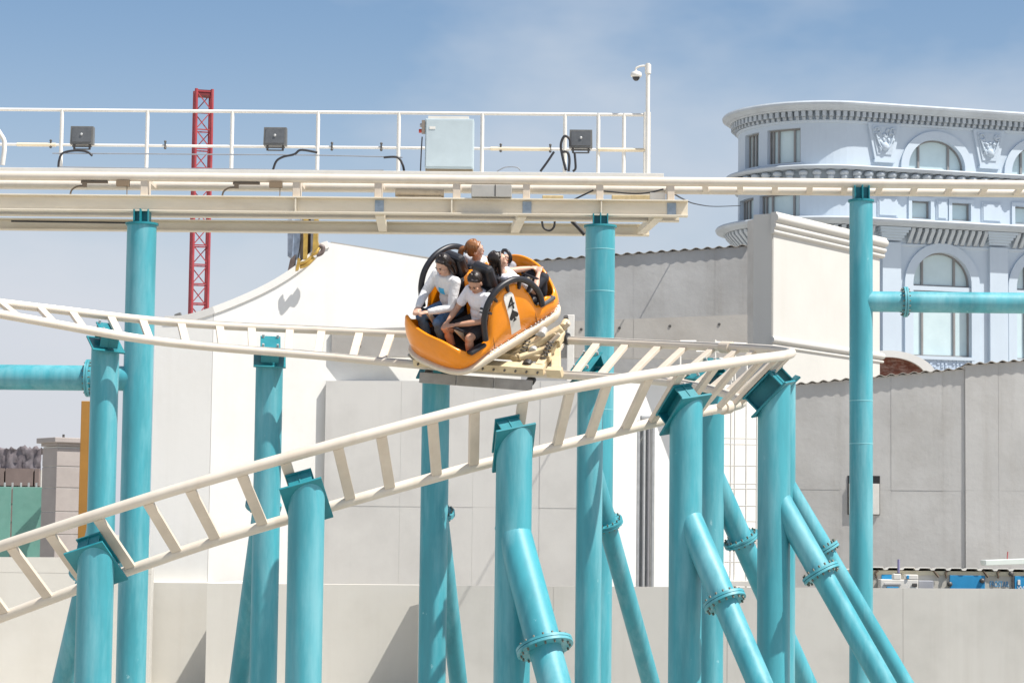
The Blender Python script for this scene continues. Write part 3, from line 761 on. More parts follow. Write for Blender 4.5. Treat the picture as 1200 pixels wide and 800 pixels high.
# kiosk roof strip with blue boards behind the low wall
kd = 42.4
def K(px, py, dd=0): return W(px, py, kd + dd)
kk = thing('ride_cabin', 'low beige cabin with white ribbed roof edge, blue boards and small blue lettering', 'cabin', K(1110, 690, .5))
kx0, kx1 = K(1005, 680).x, K(1262, 680).x; kz0, kz1 = K(1100, 700).z - .6, K(1100, 669).z
km = mat('beige_panel', (.50, .48, .42), .7, .06, 3)
MB().box(((kx0 + kx1) / 2, kd + 1.31, (kz0 + kz1) / 2), (kx1 - kx0, 2.5, kz1 - kz0)).build('cabin_wall', km, kk)
MB().box(((kx0 + kx1) / 2, kd + .05, kz1 - .03), (kx1 - kx0, .03, .07)).build('fascia', mat('fascia_beige', (.55, .50, .36), .6), kk)
rowz = [[], [], [], []]
n = 140
for i in range(n + 1):
    x = lerp(kx0, kx1, i / n); h = .022 * (1 if (i % 10) < 7 else -.6); z = kz1 + .05 + h
    rowz[0].append((x, kd, z - .02)); rowz[1].append((x, kd, z)); rowz[2].append((x, kd + 2.6, z - .16)); rowz[3].append((x, kd + 2.6, z - .18))
MB().grid(rowz + [rowz[0]]).build('ribbed_roof', white_m, kk)
blue = mat('blue_board', (.02, .26, .52), .5, .08, 5)
def kboard(x0, x1, y0, y1, mt, name='blue_board', dd=.045, par=None):
    a, b_ = K(x0, y1, dd), K(x1, y0, dd)
    return MB().box(((a.x + b_.x) / 2, a.y, (a.z + b_.z) / 2), (b_.x - a.x, .03, b_.z - a.z)).build(name, mt, kk if par is None else par, bevel=.004)
kboard(1113, 1154, 674, 692, blue); kboard(1033, 1047, 673, 679, blue); kboard(1189, 1230, 675, 693, blue); kboard(1186, 1188.3, 674, 692, dark_steel, 'door_edge')
hk = mat('brown_hook', (.10, .07, .045), .6)
for px, sg in ((1029, -1), (1097, 1), (1111, -1), (1155, 1), (1172, -1)):
    pts = [K(px, 668, .03), K(px + sg * 3, 671, .02), K(px + sg * 1 - 1, 675, .01), K(px - 3, 677, .01)] if sg < 0 else [K(px - 3, 668, .03), K(px, 672, .02), K(px + 3, 676, .01)]
    MB().tube(spline(pts, 4), .018, 8).build('roof_hook', hk, kk)
for px, py in ((1113, 684), (1151, 680), (1185, 672)):
    MB().ball(K(px, py, .02), (.05, .04, .045), 10, 6).build('board_clamp', dark_steel, kk)
def text(body, c, h, mt, parent, rot, name='lettering', ext=.004, width=None):
    cu = bpy.data.curves.new(name, 'FONT'); cu.body = body; cu.size = 1.0; cu.align_x = 'CENTER'; cu.align_y = 'CENTER'; cu.extrude = ext / h
    tmp = bpy.data.objects.new(name, cu); col.objects.link(tmp)
    me = bpy.data.meshes.new_from_object(tmp.evaluated_get(bpy.context.evaluated_depsgraph_get()))
    bpy.data.objects.remove(tmp); bpy.data.curves.remove(cu)
    xs = [v.co.x for v in me.vertices]; ys = [v.co.y for v in me.vertices]
    sy = h / (max(ys) - min(ys)); sx = sy if width is None else width / (max(xs) - min(xs))
    cx, cy = (max(xs) + min(xs)) / 2, (max(ys) + min(ys)) / 2
    off = base_of(parent)
    for v in me.vertices:
        v.co = rot @ Vector(((v.co.x - cx) * sx, (v.co.y - cy) * sy, v.co.z * h)) + Vector(c) - off
    me.name = name; me.materials.clear(); me.materials.append(mt)
    o = bpy.data.objects.new(name, me); col.objects.link(o); o.parent = parent; return o
UPR = Matrix(((1, 0, 0), (0, 0, -1), (0, 1, 0)))
lw = K(1182, 684).x - K(1160, 684).x
text('FROSTAR', K(1171, 684, .058), .10, blue, kk, UPR, width=lw)
text('W', K(1196, 689, .028), .085, white_m, kk, UPR)
kboard(1192.5, 1195.5, 679, 685, white_m, 'white_symbol', .03)
# clutter by the cabin: two white machines and a purple-grey pipe
ac = thing('white_machine', 'white boxy machine with blue strips standing before the ribbed-roof cabin', 'machine', K(1052, 694, -.3))
def kb(x0, x1, y0, y1, dep, mt, name, dd=-.3, par=ac):
    a, b_ = K(x0, y1, dd), K(x1, y0, dd); return MB().box(((a.x + b_.x) / 2, a.y + dep / 2, (a.z + b_.z) / 2), (b_.x - a.x, dep, b_.z - a.z)).build(name, mt, par, bevel=.012)
kb(1032, 1076, 679, 700, .35, white_m, 'machine_body'); kb(1047, 1056, 672, 678.8, .2, white_m, 'machine_head')
kb(1061, 1076, 673, 678.7, .2, white_m, 'machine_hood'); kb(1039, 1053, 687, 690.5, .02, blue, 'blue_strip', -.325); kb(1062.5, 1065.5, 673.5, 678, .02, blue, 'blue_strip', -.325)
kb(1036, 1056, 682.5, 685.5, .02, mat('grey_inset', (.45, .44, .43), .6), 'inset', -.325); kb(1069, 1075, 683, 687, .02, dark_steel, 'vent', -.325)
kb(1076.4, 1094, 680, 690, .25, mat('grey_tank', (.35, .36, .39), .5), 'tank', -.2)
pp = K(1053, 671.5, -.2); p2 = K(1053, 655, -.2)
b = MB(); b.cyl(pp, p2, .022, seg=12); b.build('vent_pipe', mat('purple_grey', (.22, .2, .36), .5), ac)
MB().cyl(K(1053, 673, -.2), K(1053, 671, -.2), .06, seg=12).build('pipe_collar', dark_steel, ac)
# pale awning beam at the right edge
a = W(1152, 659, 45.0); b_ = W(1260, 655, 45.0)
aw = thing('awning_beam', 'pale green-white awning edge sticking in at the right border', 'awning', a)
MB().bar(a, b_, .5, .10).build('beam', mat('pale_green', (.58, .63, .60), .6, .04), aw, bevel=.01)
for px in (1180, 1225): MB().cyl(W(px, 658, 45.0), W(px + 1, 646, 45.0), .012, seg=6).build('stay', mat('red_stay', (.4, .1, .1), .5), aw)

# left edge: stone pillar, rock wall, green hoarding, orange post
pd = 58.0
def P(px, py, dd=0): return W(px, py, pd + dd)
stone = mat('mauve_stone', (.36, .325, .305), .85, .07, 1.5, dirt=(.26, .225, .21), dirt_amt=.4, bump=.15)
pc = P(69, 600)
pil = thing('gate_pillar', 'square pale stone pillar with a flat cap at the left, lit on its right side', 'pillar', (pc.x, pd + .6, 0))
a45 = Matrix.Rotation(R(36), 3, 'Z'); cz = P(69, 522).z; wS = .82
zs_ = [0] + [P(69, y).z for y in (626, 599, 571, 546, 524)]
for i in range(len(zs_) - 1):
    MB().box((pc.x, pd + .6, (zs_[i] + zs_[i + 1]) / 2), (wS, wS, zs_[i + 1] - zs_[i] - .02), a45).build('stone_course', stone, pil, bevel=.01)
MB().box((pc.x, pd + .6, cz / 2), (wS - .03, wS - .03, cz - .02), a45).build('core', core_m, pil)
MB().box((pc.x, pd + .6, cz + .04), (wS + .06, wS + .06, .08), a45).build('necking', stone, pil, bevel=.01)
MB().box((pc.x, pd + .6, cz + .14), (wS + .24, wS + .24, .13), a45).build('cap', stone, pil, bevel=.02)
MB().cyl((pc.x - .05, pd + .6, cz + .2), (pc.x - .05, pd + .6, cz + .30), .03, seg=8).build('finial', dark_steel, pil)
# rock wall behind
def rock():
    d = 66; x0, x1 = W(-60, 540, d).x, W(48, 540, d).x; n = 40
    t = thing('rock_wall', 'jagged grey-mauve rock crest over brown masonry at the far left', 'rock wall', (x0, d, 0))
    rm = mat('mauve_rock', (.15, .13, .14), .95, .25, 2.2, dirt=(.30, .28, .30), dirt_amt=.6, dscale=2.0, bump=.6, bscale=6)
    zt_, zm_ = W(0, 522, d).z, W(0, 547, d).z
    rows = []
    for k in range(7):
        rr = []
        for i in range(n + 1):
            z = lerp(zm_ - .1, zt_, k / 6) + (rnd.uniform(-.10, .04) if k == 6 else 0)
            rr.append((lerp(x0, x1, i / n), d + rnd.uniform(-.07, .05), z))
        rows.append(rr)
    rows.append([(p[0], d + 1, p[2] - .2) for p in rows[-1]])
    MB().grid(rows, smooth=True).build('rock_crest', rm, t)
    bm_ = mat('brown_masonry', (.20, .155, .14), .9, .15, 2, bump=.2)
    hs_ = .50; z = zm_ - .02; r_ = 0
    MB().box(((x0 + x1) / 2, d + .3, zm_ / 2 - .03), (x1 - x0, .4, zm_ - .06)).build('core', core_m, t)
    while z > 1.5:
        x = x0 + (.35 if r_ % 2 else 0)
        while x < x1:
            w = min(.78, x1 - x)
            if w > .1: MB().box((x + w / 2 - .01, d + rnd.uniform(-.02, .02), z - hs_ / 2), (w - .025, .25, hs_ - .025)).build('block', bm_, t)
            x += .8
        z -= hs_; r_ += 1
rock()
# green hoarding panels
gd = 59.8
gp = mat('green_hoarding', (.15, .345, .285), .6, .12, 1.2, dirt=(.22, .42, .36), dirt_amt=.5, dscale=2)
hd = thing('green_hoarding', 'faded green panel fence at the left edge, part in the shade of the pillar', 'fence', (W(20, 640, gd).x, gd, 0))
zt_ = W(0, 570, gd).z
for a, b_ in ((-45, 13), (14, 72)):
    x0, x1 = W(a, 600, gd).x, W(b_, 600, gd).x
    MB().box(((x0 + x1) / 2, gd, zt_ / 2 + .0), (x1 - x0 - .02, .05, zt_)).build('panel', gp, hd, bevel=.005)
for px in (5, 14, 24, 33, 42):
    p = W(px, 570, gd); MB().box((p.x, gd + .06, zt_ + .03), (.04, .04, .16)).build('fence_stub', steel, hd)
# orange post
o0 = W(102, 470, 49); ox = thing('orange_post', 'tall ochre-orange post with a grey edge between pillar and teal columns', 'post', (o0.x, 49, 0))
MB().box((o0.x, 49, o0.z / 2), (.20, .2, o0.z)).build('post_face', mat('ochre', (.40, .195, .035), .6, .08, 2), ox, bevel=.01)
MB().box((o0.x + .175, 49.03, o0.z / 2 - .05), (.13, .18, o0.z + .5)).build('grey_edge', mat('grey_mauve', (.45, .42, .42), .7), ox)

# red lattice mast
md = 120.0
rm = mat('red_mast_paint', (.34, .040, .050), .5, .12, 1.2, dirt=(.45, .16, .14), dirt_amt=.3)
ml, mr, mtz = W(227.5, 300, md).x, W(248, 300, md).x, W(238, 106, md).z
mast = thing('lattice_mast', 'red steel lattice mast rising behind the cream track', 'mast', ((ml + mr) / 2, md, 0))
wM = .80
cxm = W(238.5, 106, md).x
rotm = Matrix.Rotation(R(14), 3, 'Z')
lg = [rotm @ Vector((a * wM / 2, b_ * wM / 2, 0)) + Vector((cxm, md, 0)) for a, b_ in ((-1, -1), (1, -1), (1, 1), (-1, 1))]
# the mast leans very slightly with the picture; keep it plumb
for p in lg: MB().cyl(p, p + Vector((0, 0, mtz)), .085, seg=8).build('leg', rm, mast)
st = .98; z = mtz - .12; k = 0
while z > 4:
    for i in range(4):
        a, b_ = lg[i], lg[(i + 1) % 4]
        MB().bar(a + Vector((0, 0, z)), b_ + Vector((0, 0, z)), .06, .06).build('strut', rm, mast)
        if i in (0, 2): MB().bar((a if k % 2 == 0 else b_) + Vector((0, 0, z)), (b_ if k % 2 == 0 else a) + Vector((0, 0, z - st)), .05, .05).build('diagonal', rm, mast)
        else: MB().bar((b_ if k % 2 == 0 else a) + Vector((0, 0, z)), (a if k % 2 == 0 else b_) + Vector((0, 0, z - st)), .05, .05).build('diagonal', rm, mast)
    z -= st; k += 0 if k > 8 else 1
c = Vector((cxm, md, mtz - .18))
MB().box(c, (wM * 1.0, wM * 1.0, .28), rotm).build('head_box', mat('dark_red', (.16, .015, .02), .6), mast)

# gilded ornament over the sweep of the white facade
gold = mat('gilt', (.62, .40, .10), .35, .25, 6, metal=.55)
silver = mat('silver_blue', (.45, .48, .53), .35, .3, 5, metal=.4)
brz = mat('dark_bronze_fin', (.13, .10, .09), .5, .3, 5)
orn = thing('rooftop_ornament', 'gold and silver finned ornament perched on the sweep of the white facade', 'ornament', W(355, 320, 47.3))
def fin(pts, mt, dd, dep=.25):
    MB().prism([W(px, py, 46.42 + dd) for px, py in pts], (0, dep, 0)).build('fin', mt, orn, bevel=.012)
fin([(335, 327), (339, 330), (344, 322), (346, 298), (340, 304)], brz, .0)
fin([(337, 300), (341, 303), (345, 285), (342, 255), (337, 255)], silver, .35)
fin([(342, 303), (349, 303), (352, 280), (351, 255), (345, 255)], mat('steel_blue', (.33, .40, .50), .35, .3, 6), .1)
fin([(346, 318), (350, 316), (352, 303), (349, 302)], gold, -.05)
fin([(351, 312), (357, 306), (357, 250), (353, 250)], mat('warm_grey_fin', (.52, .45, .40), .5, .2, 5), .25)
fin([(355, 305), (360, 303), (361, 250), (356, 250)], gold, .0)
fin([(361, 302), (364, 300), (364, 250), (362, 250)], brz, .3)
fin([(364, 300), (369, 296), (368, 250), (364.5, 250)], silver, .15)
fin([(366, 296), (374, 288), (372, 281), (373, 250), (368.5, 250)], gold, .0)
for a, b_, c_, d_ in ((350, 309, 366, 300), (352, 313, 368, 302), (366, 298, 374, 290)):
    MB().tube(spline([W(a, b_, 46.15), W((a + c_) / 2, (b_ + d_) / 2 + 2.5, 46.1), W(c_, d_, 46.15)], 5), .035, 8).build('scroll', gold, orn)
MB().tube(spline([W(371, 299, 46.15), W(377, 296, 46.15), W(378.5, 290, 46.15), W(374, 288, 46.15)], 6), .045, 8).build('scroll', brz, orn)
p = W(209, 371, 46.5); b = thing('small_spotlight', 'tiny dark spotlight on the left end of the white parapet', 'spotlight', p)
MB().box(p + Vector((0, 0, .02)), (.13, .12, .09), Matrix.Rotation(R(-20), 3, 'Y')).build('spot_head', fm, b, bevel=.01); MB().cyl(p + Vector((0, 0, -.12)), p, .02, seg=8).build('spot_stem', dark_steel, b)
# ------------------------------------------------------------------ ornate blue-white building with a rounded end
BD = 85.0; AL = R(16); RW = 3.02
BT = W(1000, 300, BD); BT = Vector((BT.x, BT.y, 0))
be = Vector((math.cos(AL), math.sin(AL), 0)); bn = Vector((math.sin(AL), -math.cos(AL), 0)); BC = BT - bn * RW
def plan(u, off=0.0):
    if u >= 0: p = BT + be * u + bn * off; return p, be, bn
    ph = -u / RW; n = bn * math.cos(ph) - be * math.sin(ph); e = be * math.cos(ph) + bn * math.sin(ph)
    return BC + n * (RW + off), e, n
def bz(py): return W(1000, py, BD).z
def BP(u, z, off=0.0):
    p, _, _ = plan(u, off); return Vector((p.x, p.y, z))
ZREF = bz(220)
def u_of(px, z=None):
    z = ZREF if z is None else z; lo, hi = -RW * R(100), 12.0
    for _ in range(50):
        mid = (lo + hi) / 2
        if proj(BP(mid, z))[0] < px: lo = mid
        else: hi = mid
    return lo
U0, U1 = -RW * R(150), u_of(1330)
bw = mat('blue_white_stucco', (.50, .58, .655), .8, .03, .6, streak=(.42, .48, .54), samt=.3, dirt=(.43, .49, .58), dirt_amt=.3, dscale=.5, bump=.05, bscale=6)
bw2 = mat('blue_grey_stone_trim', (.46, .51, .555), .8, .05, 1.0, dirt=(.29, .31, .34), dirt_amt=.4, dscale=1.0)
frm = mat('window_frame_taupe', (.24, .235, .23), .5, .1, 3)
pane_m = mat('pale_blinds_glass', (.54, .66, .68), .15, .05, .8, dirt=(.38, .50, .54), dirt_amt=.4, dscale=.6, spec=.7)
bd = thing('ornate_building', 'pale blue classical building with a rounded corner, arched windows and heavy cornices', 'building', BP(0, 0))

def us_between(a, b, step=.12):
    n = max(1, int(math.ceil((b - a) / step))); return [lerp(a, b, i / n) for i in range(n + 1)]
class Hole:
    def __init__(s, u0, u1, z0, z1, arch=False): s.u0, s.u1, s.z0, s.z1, s.arch = u0, u1, z0, z1, arch
    def top(s, u):
        if not s.arch: return s.z1
        r = (s.u1 - s.u0) / 2; x = (u - (s.u0 + s.u1) / 2); return s.z1 - s.rise + s.rise * math.sqrt(max(0, 1 - (x / r) ** 2))
    def contour(s):
        if not s.arch: return [(s.u0, s.z0), (s.u1, s.z0), (s.u1, s.z1), (s.u0, s.z1)]
        out = [(s.u0, s.z0), (s.u1, s.z0)]; n = 22; c = (s.u0 + s.u1) / 2; r = (s.u1 - s.u0) / 2
        for k in range(n + 1):
            a = math.pi * k / n; out.append((c + r * math.cos(a), s.z1 - s.rise + s.rise * math.sin(a)))
        return out
def storey(zb, zt, holes, name='storey_wall', off=0.0, depth=.30):
    br = set(us_between(U0, U1, .25))
    for h in holes:
        br |= set(us_between(h.u0, h.u1, .07 if h.arch else .25))
    br = sorted(br); clean = [br[0]]
    for x in br[1:]:
        if x - clean[-1] > 1e-4: clean.append(x)
    b = MB()
    for a, c in zip(clean, clean[1:]):
        m = (a + c) / 2; hs_ = sorted([h for h in holes if h.u0 < m < h.u1], key=lambda h: h.z0)
        lo = (zb, zb)
        for h in hs_:
            b.face([BP(a, lo[0], off), BP(c, lo[1], off), BP(c, h.z0, off), BP(a, h.z0, off)]); lo = (h.top(a), h.top(c))
        b.face([BP(a, lo[0], off), BP(c, lo[1], off), BP(c, zt, off), BP(a, zt, off)])
    for h in holes:
        ct_ = h.contour()
        for (ua, za), (uc, zc) in zip(ct_, ct_[1:] + ct_[:1]):
            n = 1 if abs(uc - ua) < .3 else int(abs(uc - ua) / .2) + 1
            for k in range(n):
                p, q_ = (lerp(ua, uc, k / n), lerp(za, zc, k / n)), (lerp(ua, uc, (k + 1) / n), lerp(za, zc, (k + 1) / n))
                b.face([BP(p[0], p[1], off), BP(q_[0], q_[1], off), BP(q_[0], q_[1], off - depth), BP(p[0], p[1], off - depth)])
    o = b.build(name, bw, bd, fix=False)
    return o
def sweep(prof, name, mt, u0=None, u1=None, par=None, step=.2):
    us = us_between(U0 if u0 is None else u0, U1 if u1 is None else u1, step)
    rows = [[BP(u, z, o) for o, z in prof] for u in us]
    b = MB(); b.grid(rows); b.face(rows[0]); b.face(list(reversed(rows[-1]))); return b.build(name, mt, par or bd)
def ubox(b, u, z, w, h, off0, off1):
    """block on the facade, w along it, from off0 to off1"""
    n = max(1, int(w / .3)); us = us_between(u - w / 2, u + w / 2, w / n + 1e-6)
    fr = [[BP(x, z - h / 2, off1) for x in us], [BP(x, z + h / 2, off1) for x in us], [BP(x, z + h / 2, off0) for x in us], [BP(x, z - h / 2, off0) for x in us]]
    b.grid(fr + [fr[0]]); b.face([r_[0] for r_ in fr]); b.face([r_[-1] for r_ in reversed(fr)])
    return b
def glaze(h, bars, depth=.22, blinds=None):
    """window part: frame with panes between its bars (u positions 0..1)"""
    b = MB(); ct_ = h.contour(); c = ((h.u0 + h.u1) / 2, (h.z0 + h.z1) / 2); w = .055
    def inner(p):
        du = 1 if p[0] < c[0] - 1e-3 else -1 if p[0] > c[0] + 1e-3 else 0
        if h.arch:
            v = Vector((c[0] - p[0], h.z0 + (h.z1 - h.z0) * .3 - p[1])); v.normalize(); return (p[0] + v.x * w, max(p[1] + v.y * w, h.z0 + w) if p[1] > h.z0 + w else h.z0 + w)
        return (p[0] + du * w, p[1] + (w if p[1] < c[1] else -w))
    dn = []
    for (ua, za), (uc, zc) in zip(ct_, ct_[1:] + ct_[:1]):
        n = 1 if abs(uc - ua) < .3 else int(abs(uc - ua) / .25) + 1
        for k in range(n): dn.append((lerp(ua, uc, k / n), lerp(za, zc, k / n)))
    ot = [BP(u, z, -depth + .06) for u, z in dn]; it = [BP(*inner(p), -depth + .06) for p in dn]; ib = [BP(*inner(p), -depth) for p in dn]
    b.grid([ot, it, ib], closed=True)
    for f_ in bars:
        u = lerp(h.u0, h.u1, f_); zt_ = h.top(u) - .02
        ubox(b, u, (h.z0 + zt_) / 2, .075, zt_ - h.z0 - .02, -depth - .02, -depth + .065)
    wn = b.build('window', frm, bd)
    cuts = [0.0] + list(bars) + [1.0]
    for a, c_ in zip(cuts, cuts[1:]):
        ua, uc = lerp(h.u0, h.u1, a) + .01, lerp(h.u0, h.u1, c_) - .01
        us = us_between(ua, uc, .08 if h.arch else .3)
        p = MB(); p.grid([[BP(u, h.z0 + .01, -depth - .005) for u in us], [BP(u, max(h.top(u) - .01, h.z0 + .02), -depth - .005) for u in us]])
        p.build('pane', pane_m, wn, fix=False)
    return wn
def facade_sill(h, name='sill', ext=.1, hh=.08, mt=None):
    b = MB(); ubox(b, (h.u0 + h.u1) / 2, h.z0 - hh / 2 - .002, h.u1 - h.u0 + 2 * ext, hh, -.02, .10); b.build(name, mt or bw, bd)
def arch_surround(h, w, off=.10, name='arch_surround', foot=None):
    n = 26; c = (h.u0 + h.u1) / 2; r = (h.u1 - h.u0) / 2; zs0 = h.z1 - h.rise
    rows = []
    pts = []
    if foot is not None: pts.append((1, 0, foot))
    for k in range(n + 1):
        a = math.pi * k / n; pts.append((math.cos(a), math.sin(a), None))
    if foot is not None: pts.append((-1, 0, foot))
    for cx_, sz, ft in pts:
        zi = zs0 + h.rise * sz if ft is None else ft; zo = zs0 + (h.rise + w) * sz if ft is None else ft
        ui, uo = c + r * cx_, c + (r + w) * cx_
        rows.append([BP(ui, zi, -.02), BP(ui, zi, off), BP(uo, zo, off), BP(uo, zo, -.02)])
    b = MB(); b.grid(rows); b.face(rows[0]); b.face(rows[-1]); b.build(name, bw, bd)
PER = u_of(1217) - u_of(1097)
def du(px): return u_of(px)
# --- top storey
zt0, zt1 = bz(203), bz(131)
top_h = []
for k in range(2):
    h = Hole(du(1064) + PER * k, du(1130) + PER * k, bz(195), bz(158), True); h.rise = h.z1 - h.z0 - .12; top_h.append(h)
wt = [Hole(u_of(899), u_of(938), bz(191), bz(150)), Hole(u_of(873), u_of(889), bz(191), bz(150))]
storey(zt0, zt1, top_h + wt)
for h in top_h: glaze(h, (.22, .75)); arch_surround(h, .30, .09, foot=bz(196)); facade_sill(h, ext=.16)
glaze(wt[0], (.12, .30, .80)); glaze(wt[1], (.35, .6))
for h in wt: facade_sill(h, ext=.06, hh=.06)
zc = bz(122)
sweep([(0, zc), (.56, zc), (.60, zc - .06), (.58, zc - .13), (.50, zc - .17), (.42, zc - .24), (.34, zc - .26), (.30, zc - .30), (0, zc - .30)], 'top_cornice', bw2)
b = MB(); u = U0 + .1
while u < U1: ubox(b, u, zc - .40, .13, .19, .0, .27); u += .232
b.build('dentils', bw2, bd, kind='stuff')
b = MB(); u = U0 + .1
while u < U1: ubox(b, u, zc - .555, .11, .10, .0, .15); u += .232
b.build('dentils', bw2, bd, kind='stuff')
sweep([(.0, zc - .61), (.07, zc - .61), (.06, zc - .68), (0, zc - .70)], 'frieze_band', bw, step=.25)
# carved brackets between the arches
carve = mat('carved_relief', (.45, .525, .60), .8, .06, 6, bump=.6, bscale=22)
def shield(u):
    z1, z0 = bz(143), bz(186); hw1, hw0 = .62, .36
    b = MB()
    def layer(s, o0, o1, za, zb_):
        pr = [(u - hw1 * s, zb_), (u - hw1 * s, zb_ - .12), (u - hw0 * s, za), (u + hw0 * s, za), (u + hw1 * s, zb_ - .12), (u + hw1 * s, zb_)]
        fr = [BP(a, z, o1) for a, z in pr]; bk = [BP(a, z, o0) for a, z in pr]
        b.face(fr); b.grid([fr, bk], closed=True)
    layer(1.0, -.01, .10, z0, z1); o = b.build('carved_bracket', bw, bd, bevel=.01)
    b = MB(); layer(.78, .09, .13, z0 + .2, z1 - .1)
    for k in range(26):
        t = rnd.random(); zz = lerp(z1 - .2, z0 + .35, t); ww = lerp(.42, .2, t); uu = u + rnd.uniform(-ww, ww)
        b.ball(BP(uu, zz, .13), (rnd.uniform(.04, .09), rnd.uniform(.04, .07), rnd.uniform(.04, .10)), 7, 5)
    for s in (-1, 1):
        b.tube([BP(u + s * (.3 + .11 * math.cos(a * .7)), z1 - .28 + .11 * math.sin(a * .7), .15) for a in range(9)], .032, 6)
        b.tube([BP(u + s * (.05 + .1 * k), z0 + .38 + .06 * k * k, .16) for k in range(4)], .03, 6)
    b.ball(BP(u, z0 + .48, .15), (.15, .10, .16), 10, 7)
    b.build('relief', carve, o)
    b = MB(); ubox(b, u, z0 - .05, .82, .09, -.01, .16); b.build('bracket_foot', bw, o)
uA, uS1, uS2 = (top_h[0].u0 + top_h[0].u1) / 2, u_of(1035), u_of(1158)
shield(uS1); shield(uS2)
# --- middle cornice with rounded corbels
zc = bz(195.5)
sweep([(0, zc), (.46, zc), (.50, zc - .05), (.47, zc - .12), (.40, zc - .15), (0, zc - .15)], 'middle_cornice', bw2)
u = u_of(858) - .6
cm = None
while u < U1:
    b = MB(); p, e, n = plan(u, .24); rot = Matrix((e, n, Vector((0, 0, 1)))).transposed()
    b.ball((p.x, p.y, zc - .27), (.17, .19, .11), 12, 7, rot); b.ball((p.x, p.y, zc - .42), (.12, .15, .10), 10, 6, rot)
    b.build('corbel', bw2, bd); u += .455
sweep([(.0, zc - .50), (.12, zc - .50), (.12, zc - .58), (0, zc - .60)], 'corbel_band', bw2)
# --- attic band with small square windows
za0, za1 = bz(262), bz(203)
sq = []
for k in range(2):
    for a, c in ((1068, 1090), (1115, 1137)):
        sq.append(Hole(du(a) + PER * k, du(c) + PER * k, bz(252.5), bz(231)))
wl = [Hole(u_of(890), u_of(937), bz(254), bz(226)), Hole(u_of(866), u_of(883), bz(254), bz(226))]
storey(za0, za1, sq + wl)
for h in sq:
    glaze(h, (), .20)
    b = MB(); w = .13
    ubox(b, (h.u0 + h.u1) / 2, h.z1 + w / 2, h.u1 - h.u0 + 2 * w, w, -.01, .06); ubox(b, (h.u0 + h.u1) / 2, h.z0 - w / 2, h.u1 - h.u0 + 2 * w, w, -.01, .06)
    for s, uu in ((-1, h.u0 - w / 2), (1, h.u1 + w / 2)): ubox(b, uu, (h.z0 + h.z1) / 2, w, h.z1 - h.z0, -.01, .06)
    b.build('window_surround', bw, bd)
glaze(wl[0], (.12, .30, .85)); glaze(wl[1], (.3, .55))
for k in range(2):
    for a, c in ((1028, 1052), (1097, 1110)):
        ua, uc = du(a) + PER * k, du(c) + PER * k
        if ua > U1 - .5: continue
        b = MB(); ubox(b, (ua + uc) / 2, bz(240.5), uc - ua, bz(229) - bz(252.5), -.01, .035); o = b.build('raised_panel', bw, bd)
        b = MB(); ubox(b, (ua + uc) / 2, bz(240.5), (uc - ua) - .12, (bz(229) - bz(252.5)) - .12, .03, .065); b.build('panel_field', bw, o)
# --- lower cornice with long brackets
zc = bz(257)
sweep([(0, zc), (.80, zc), (.84, zc - .06), (.80, zc - .15), (.66, zc - .20), (.56, zc - .24), (0, zc - .24)], 'lower_cornice', bw2)
PIL = [p_ for p_ in (u_of(1043), u_of(1168), u_of(1043) + 2 * PER, u_of(1168) + 2 * PER)]
b = MB(); u = U0 + .1
while u < U1:
    pr = [(.0, -.26), (.48, -.26), (.46, -.36), (.10, -.74), (.0, -.78)]
    if any(abs(u - p_) < .62 for p_ in PIL): u += .262; continue
    l = [BP(u - .07, zc + z, o) for o, z in pr]; r_ = [BP(u + .07, zc + z, o) for o, z in pr]
    b.grid([l, r_], closed=True); b.face(l); b.face(list(reversed(r_))); u += .262
b.build('brackets', bw2, bd, kind='stuff')
sweep([(.0, zc - .80), (.05, zc - .80), (.04, zc - .87), (0, zc - .90)], 'frieze_band', bw, step=.25)
# --- main storey with tall arched windows
main_h = []
for k in range(2):
    h = Hole(du(1069) + PER * k, du(1137) + PER * k, bz(414), bz(291), True); h.rise = (h.u1 - h.u0) / 2; main_h.append(h)
storey(0, za0, main_h)
for h in main_h:
    h2 = Hole(h.u0, h.u1, bz(331), h.z1, True); h2.rise = h.rise
    glaze(h2, (.20, .75)); h3 = Hole(h.u0, h.u1, h.z0, bz(341)); glaze(h3, (.20, .75))
    arch_surround(h, .33, .09, foot=bz(436))
    b = MB(); ubox(b, (h.u0 + h.u1) / 2, bz(334), h.u1 - h.u0 - .01, .16, -.24, .02); ubox(b, (h.u0 + h.u1) / 2, bz(339), h.u1 - h.u0 - .01, .10, -.24, -.06); b.build('transom', bw, bd)
    facade_sill(h, ext=.12, hh=.12)
    lat = MB(); u0_, u1_ = h.u0 + .02, h.u1 - .02; z0_, z1_ = bz(436), bz(417)
    ubox(lat, (u0_ + u1_) / 2, (z0_ + z1_) / 2, u1_ - u0_, z1_ - z0_, -.02, .02)
    for i in range(15):
        for j in range(5):
            if (i * 7 + j * 3) % 4: ubox(lat, lerp(u0_ + .08, u1_ - .08, i / 14), lerp(z0_ + .06, z1_ - .06, j / 4), rnd.uniform(.05, .11), rnd.uniform(.04, .1), .02, .055)
    lat.build('fretwork_panel', mat('fretwork_blue', (.42, .50, .60), .7, .12, 9), bd)
def pilaster(u, w=.72):
    b = MB(); ubox(b, u, bz(362), w, bz(282) - bz(442), -.01, .16); o = b.build('pilaster', bw, bd, bevel=.01)
    b = MB()
    for k in range(5): ubox(b, u, zc - .30 - .09 * k, w + .46 - .1 * k, .088, -.01, .50 - .08 * k)
    b.build('capital', bw, o)
for px, k in ((1043, 0), (1168, 0), (1043, 1), (1168, 1)):
    u = du(px) + PER * 2 * k
    if u < U1: pilaster(u)
b = MB(); ubox(b, u_of(1020), bz(355), .35, bz(290) - bz(415), -.01, .04)
for j in range(8): ubox(b, u_of(1020), lerp(bz(410), bz(295), j / 7), .3, .16, .035, .09)
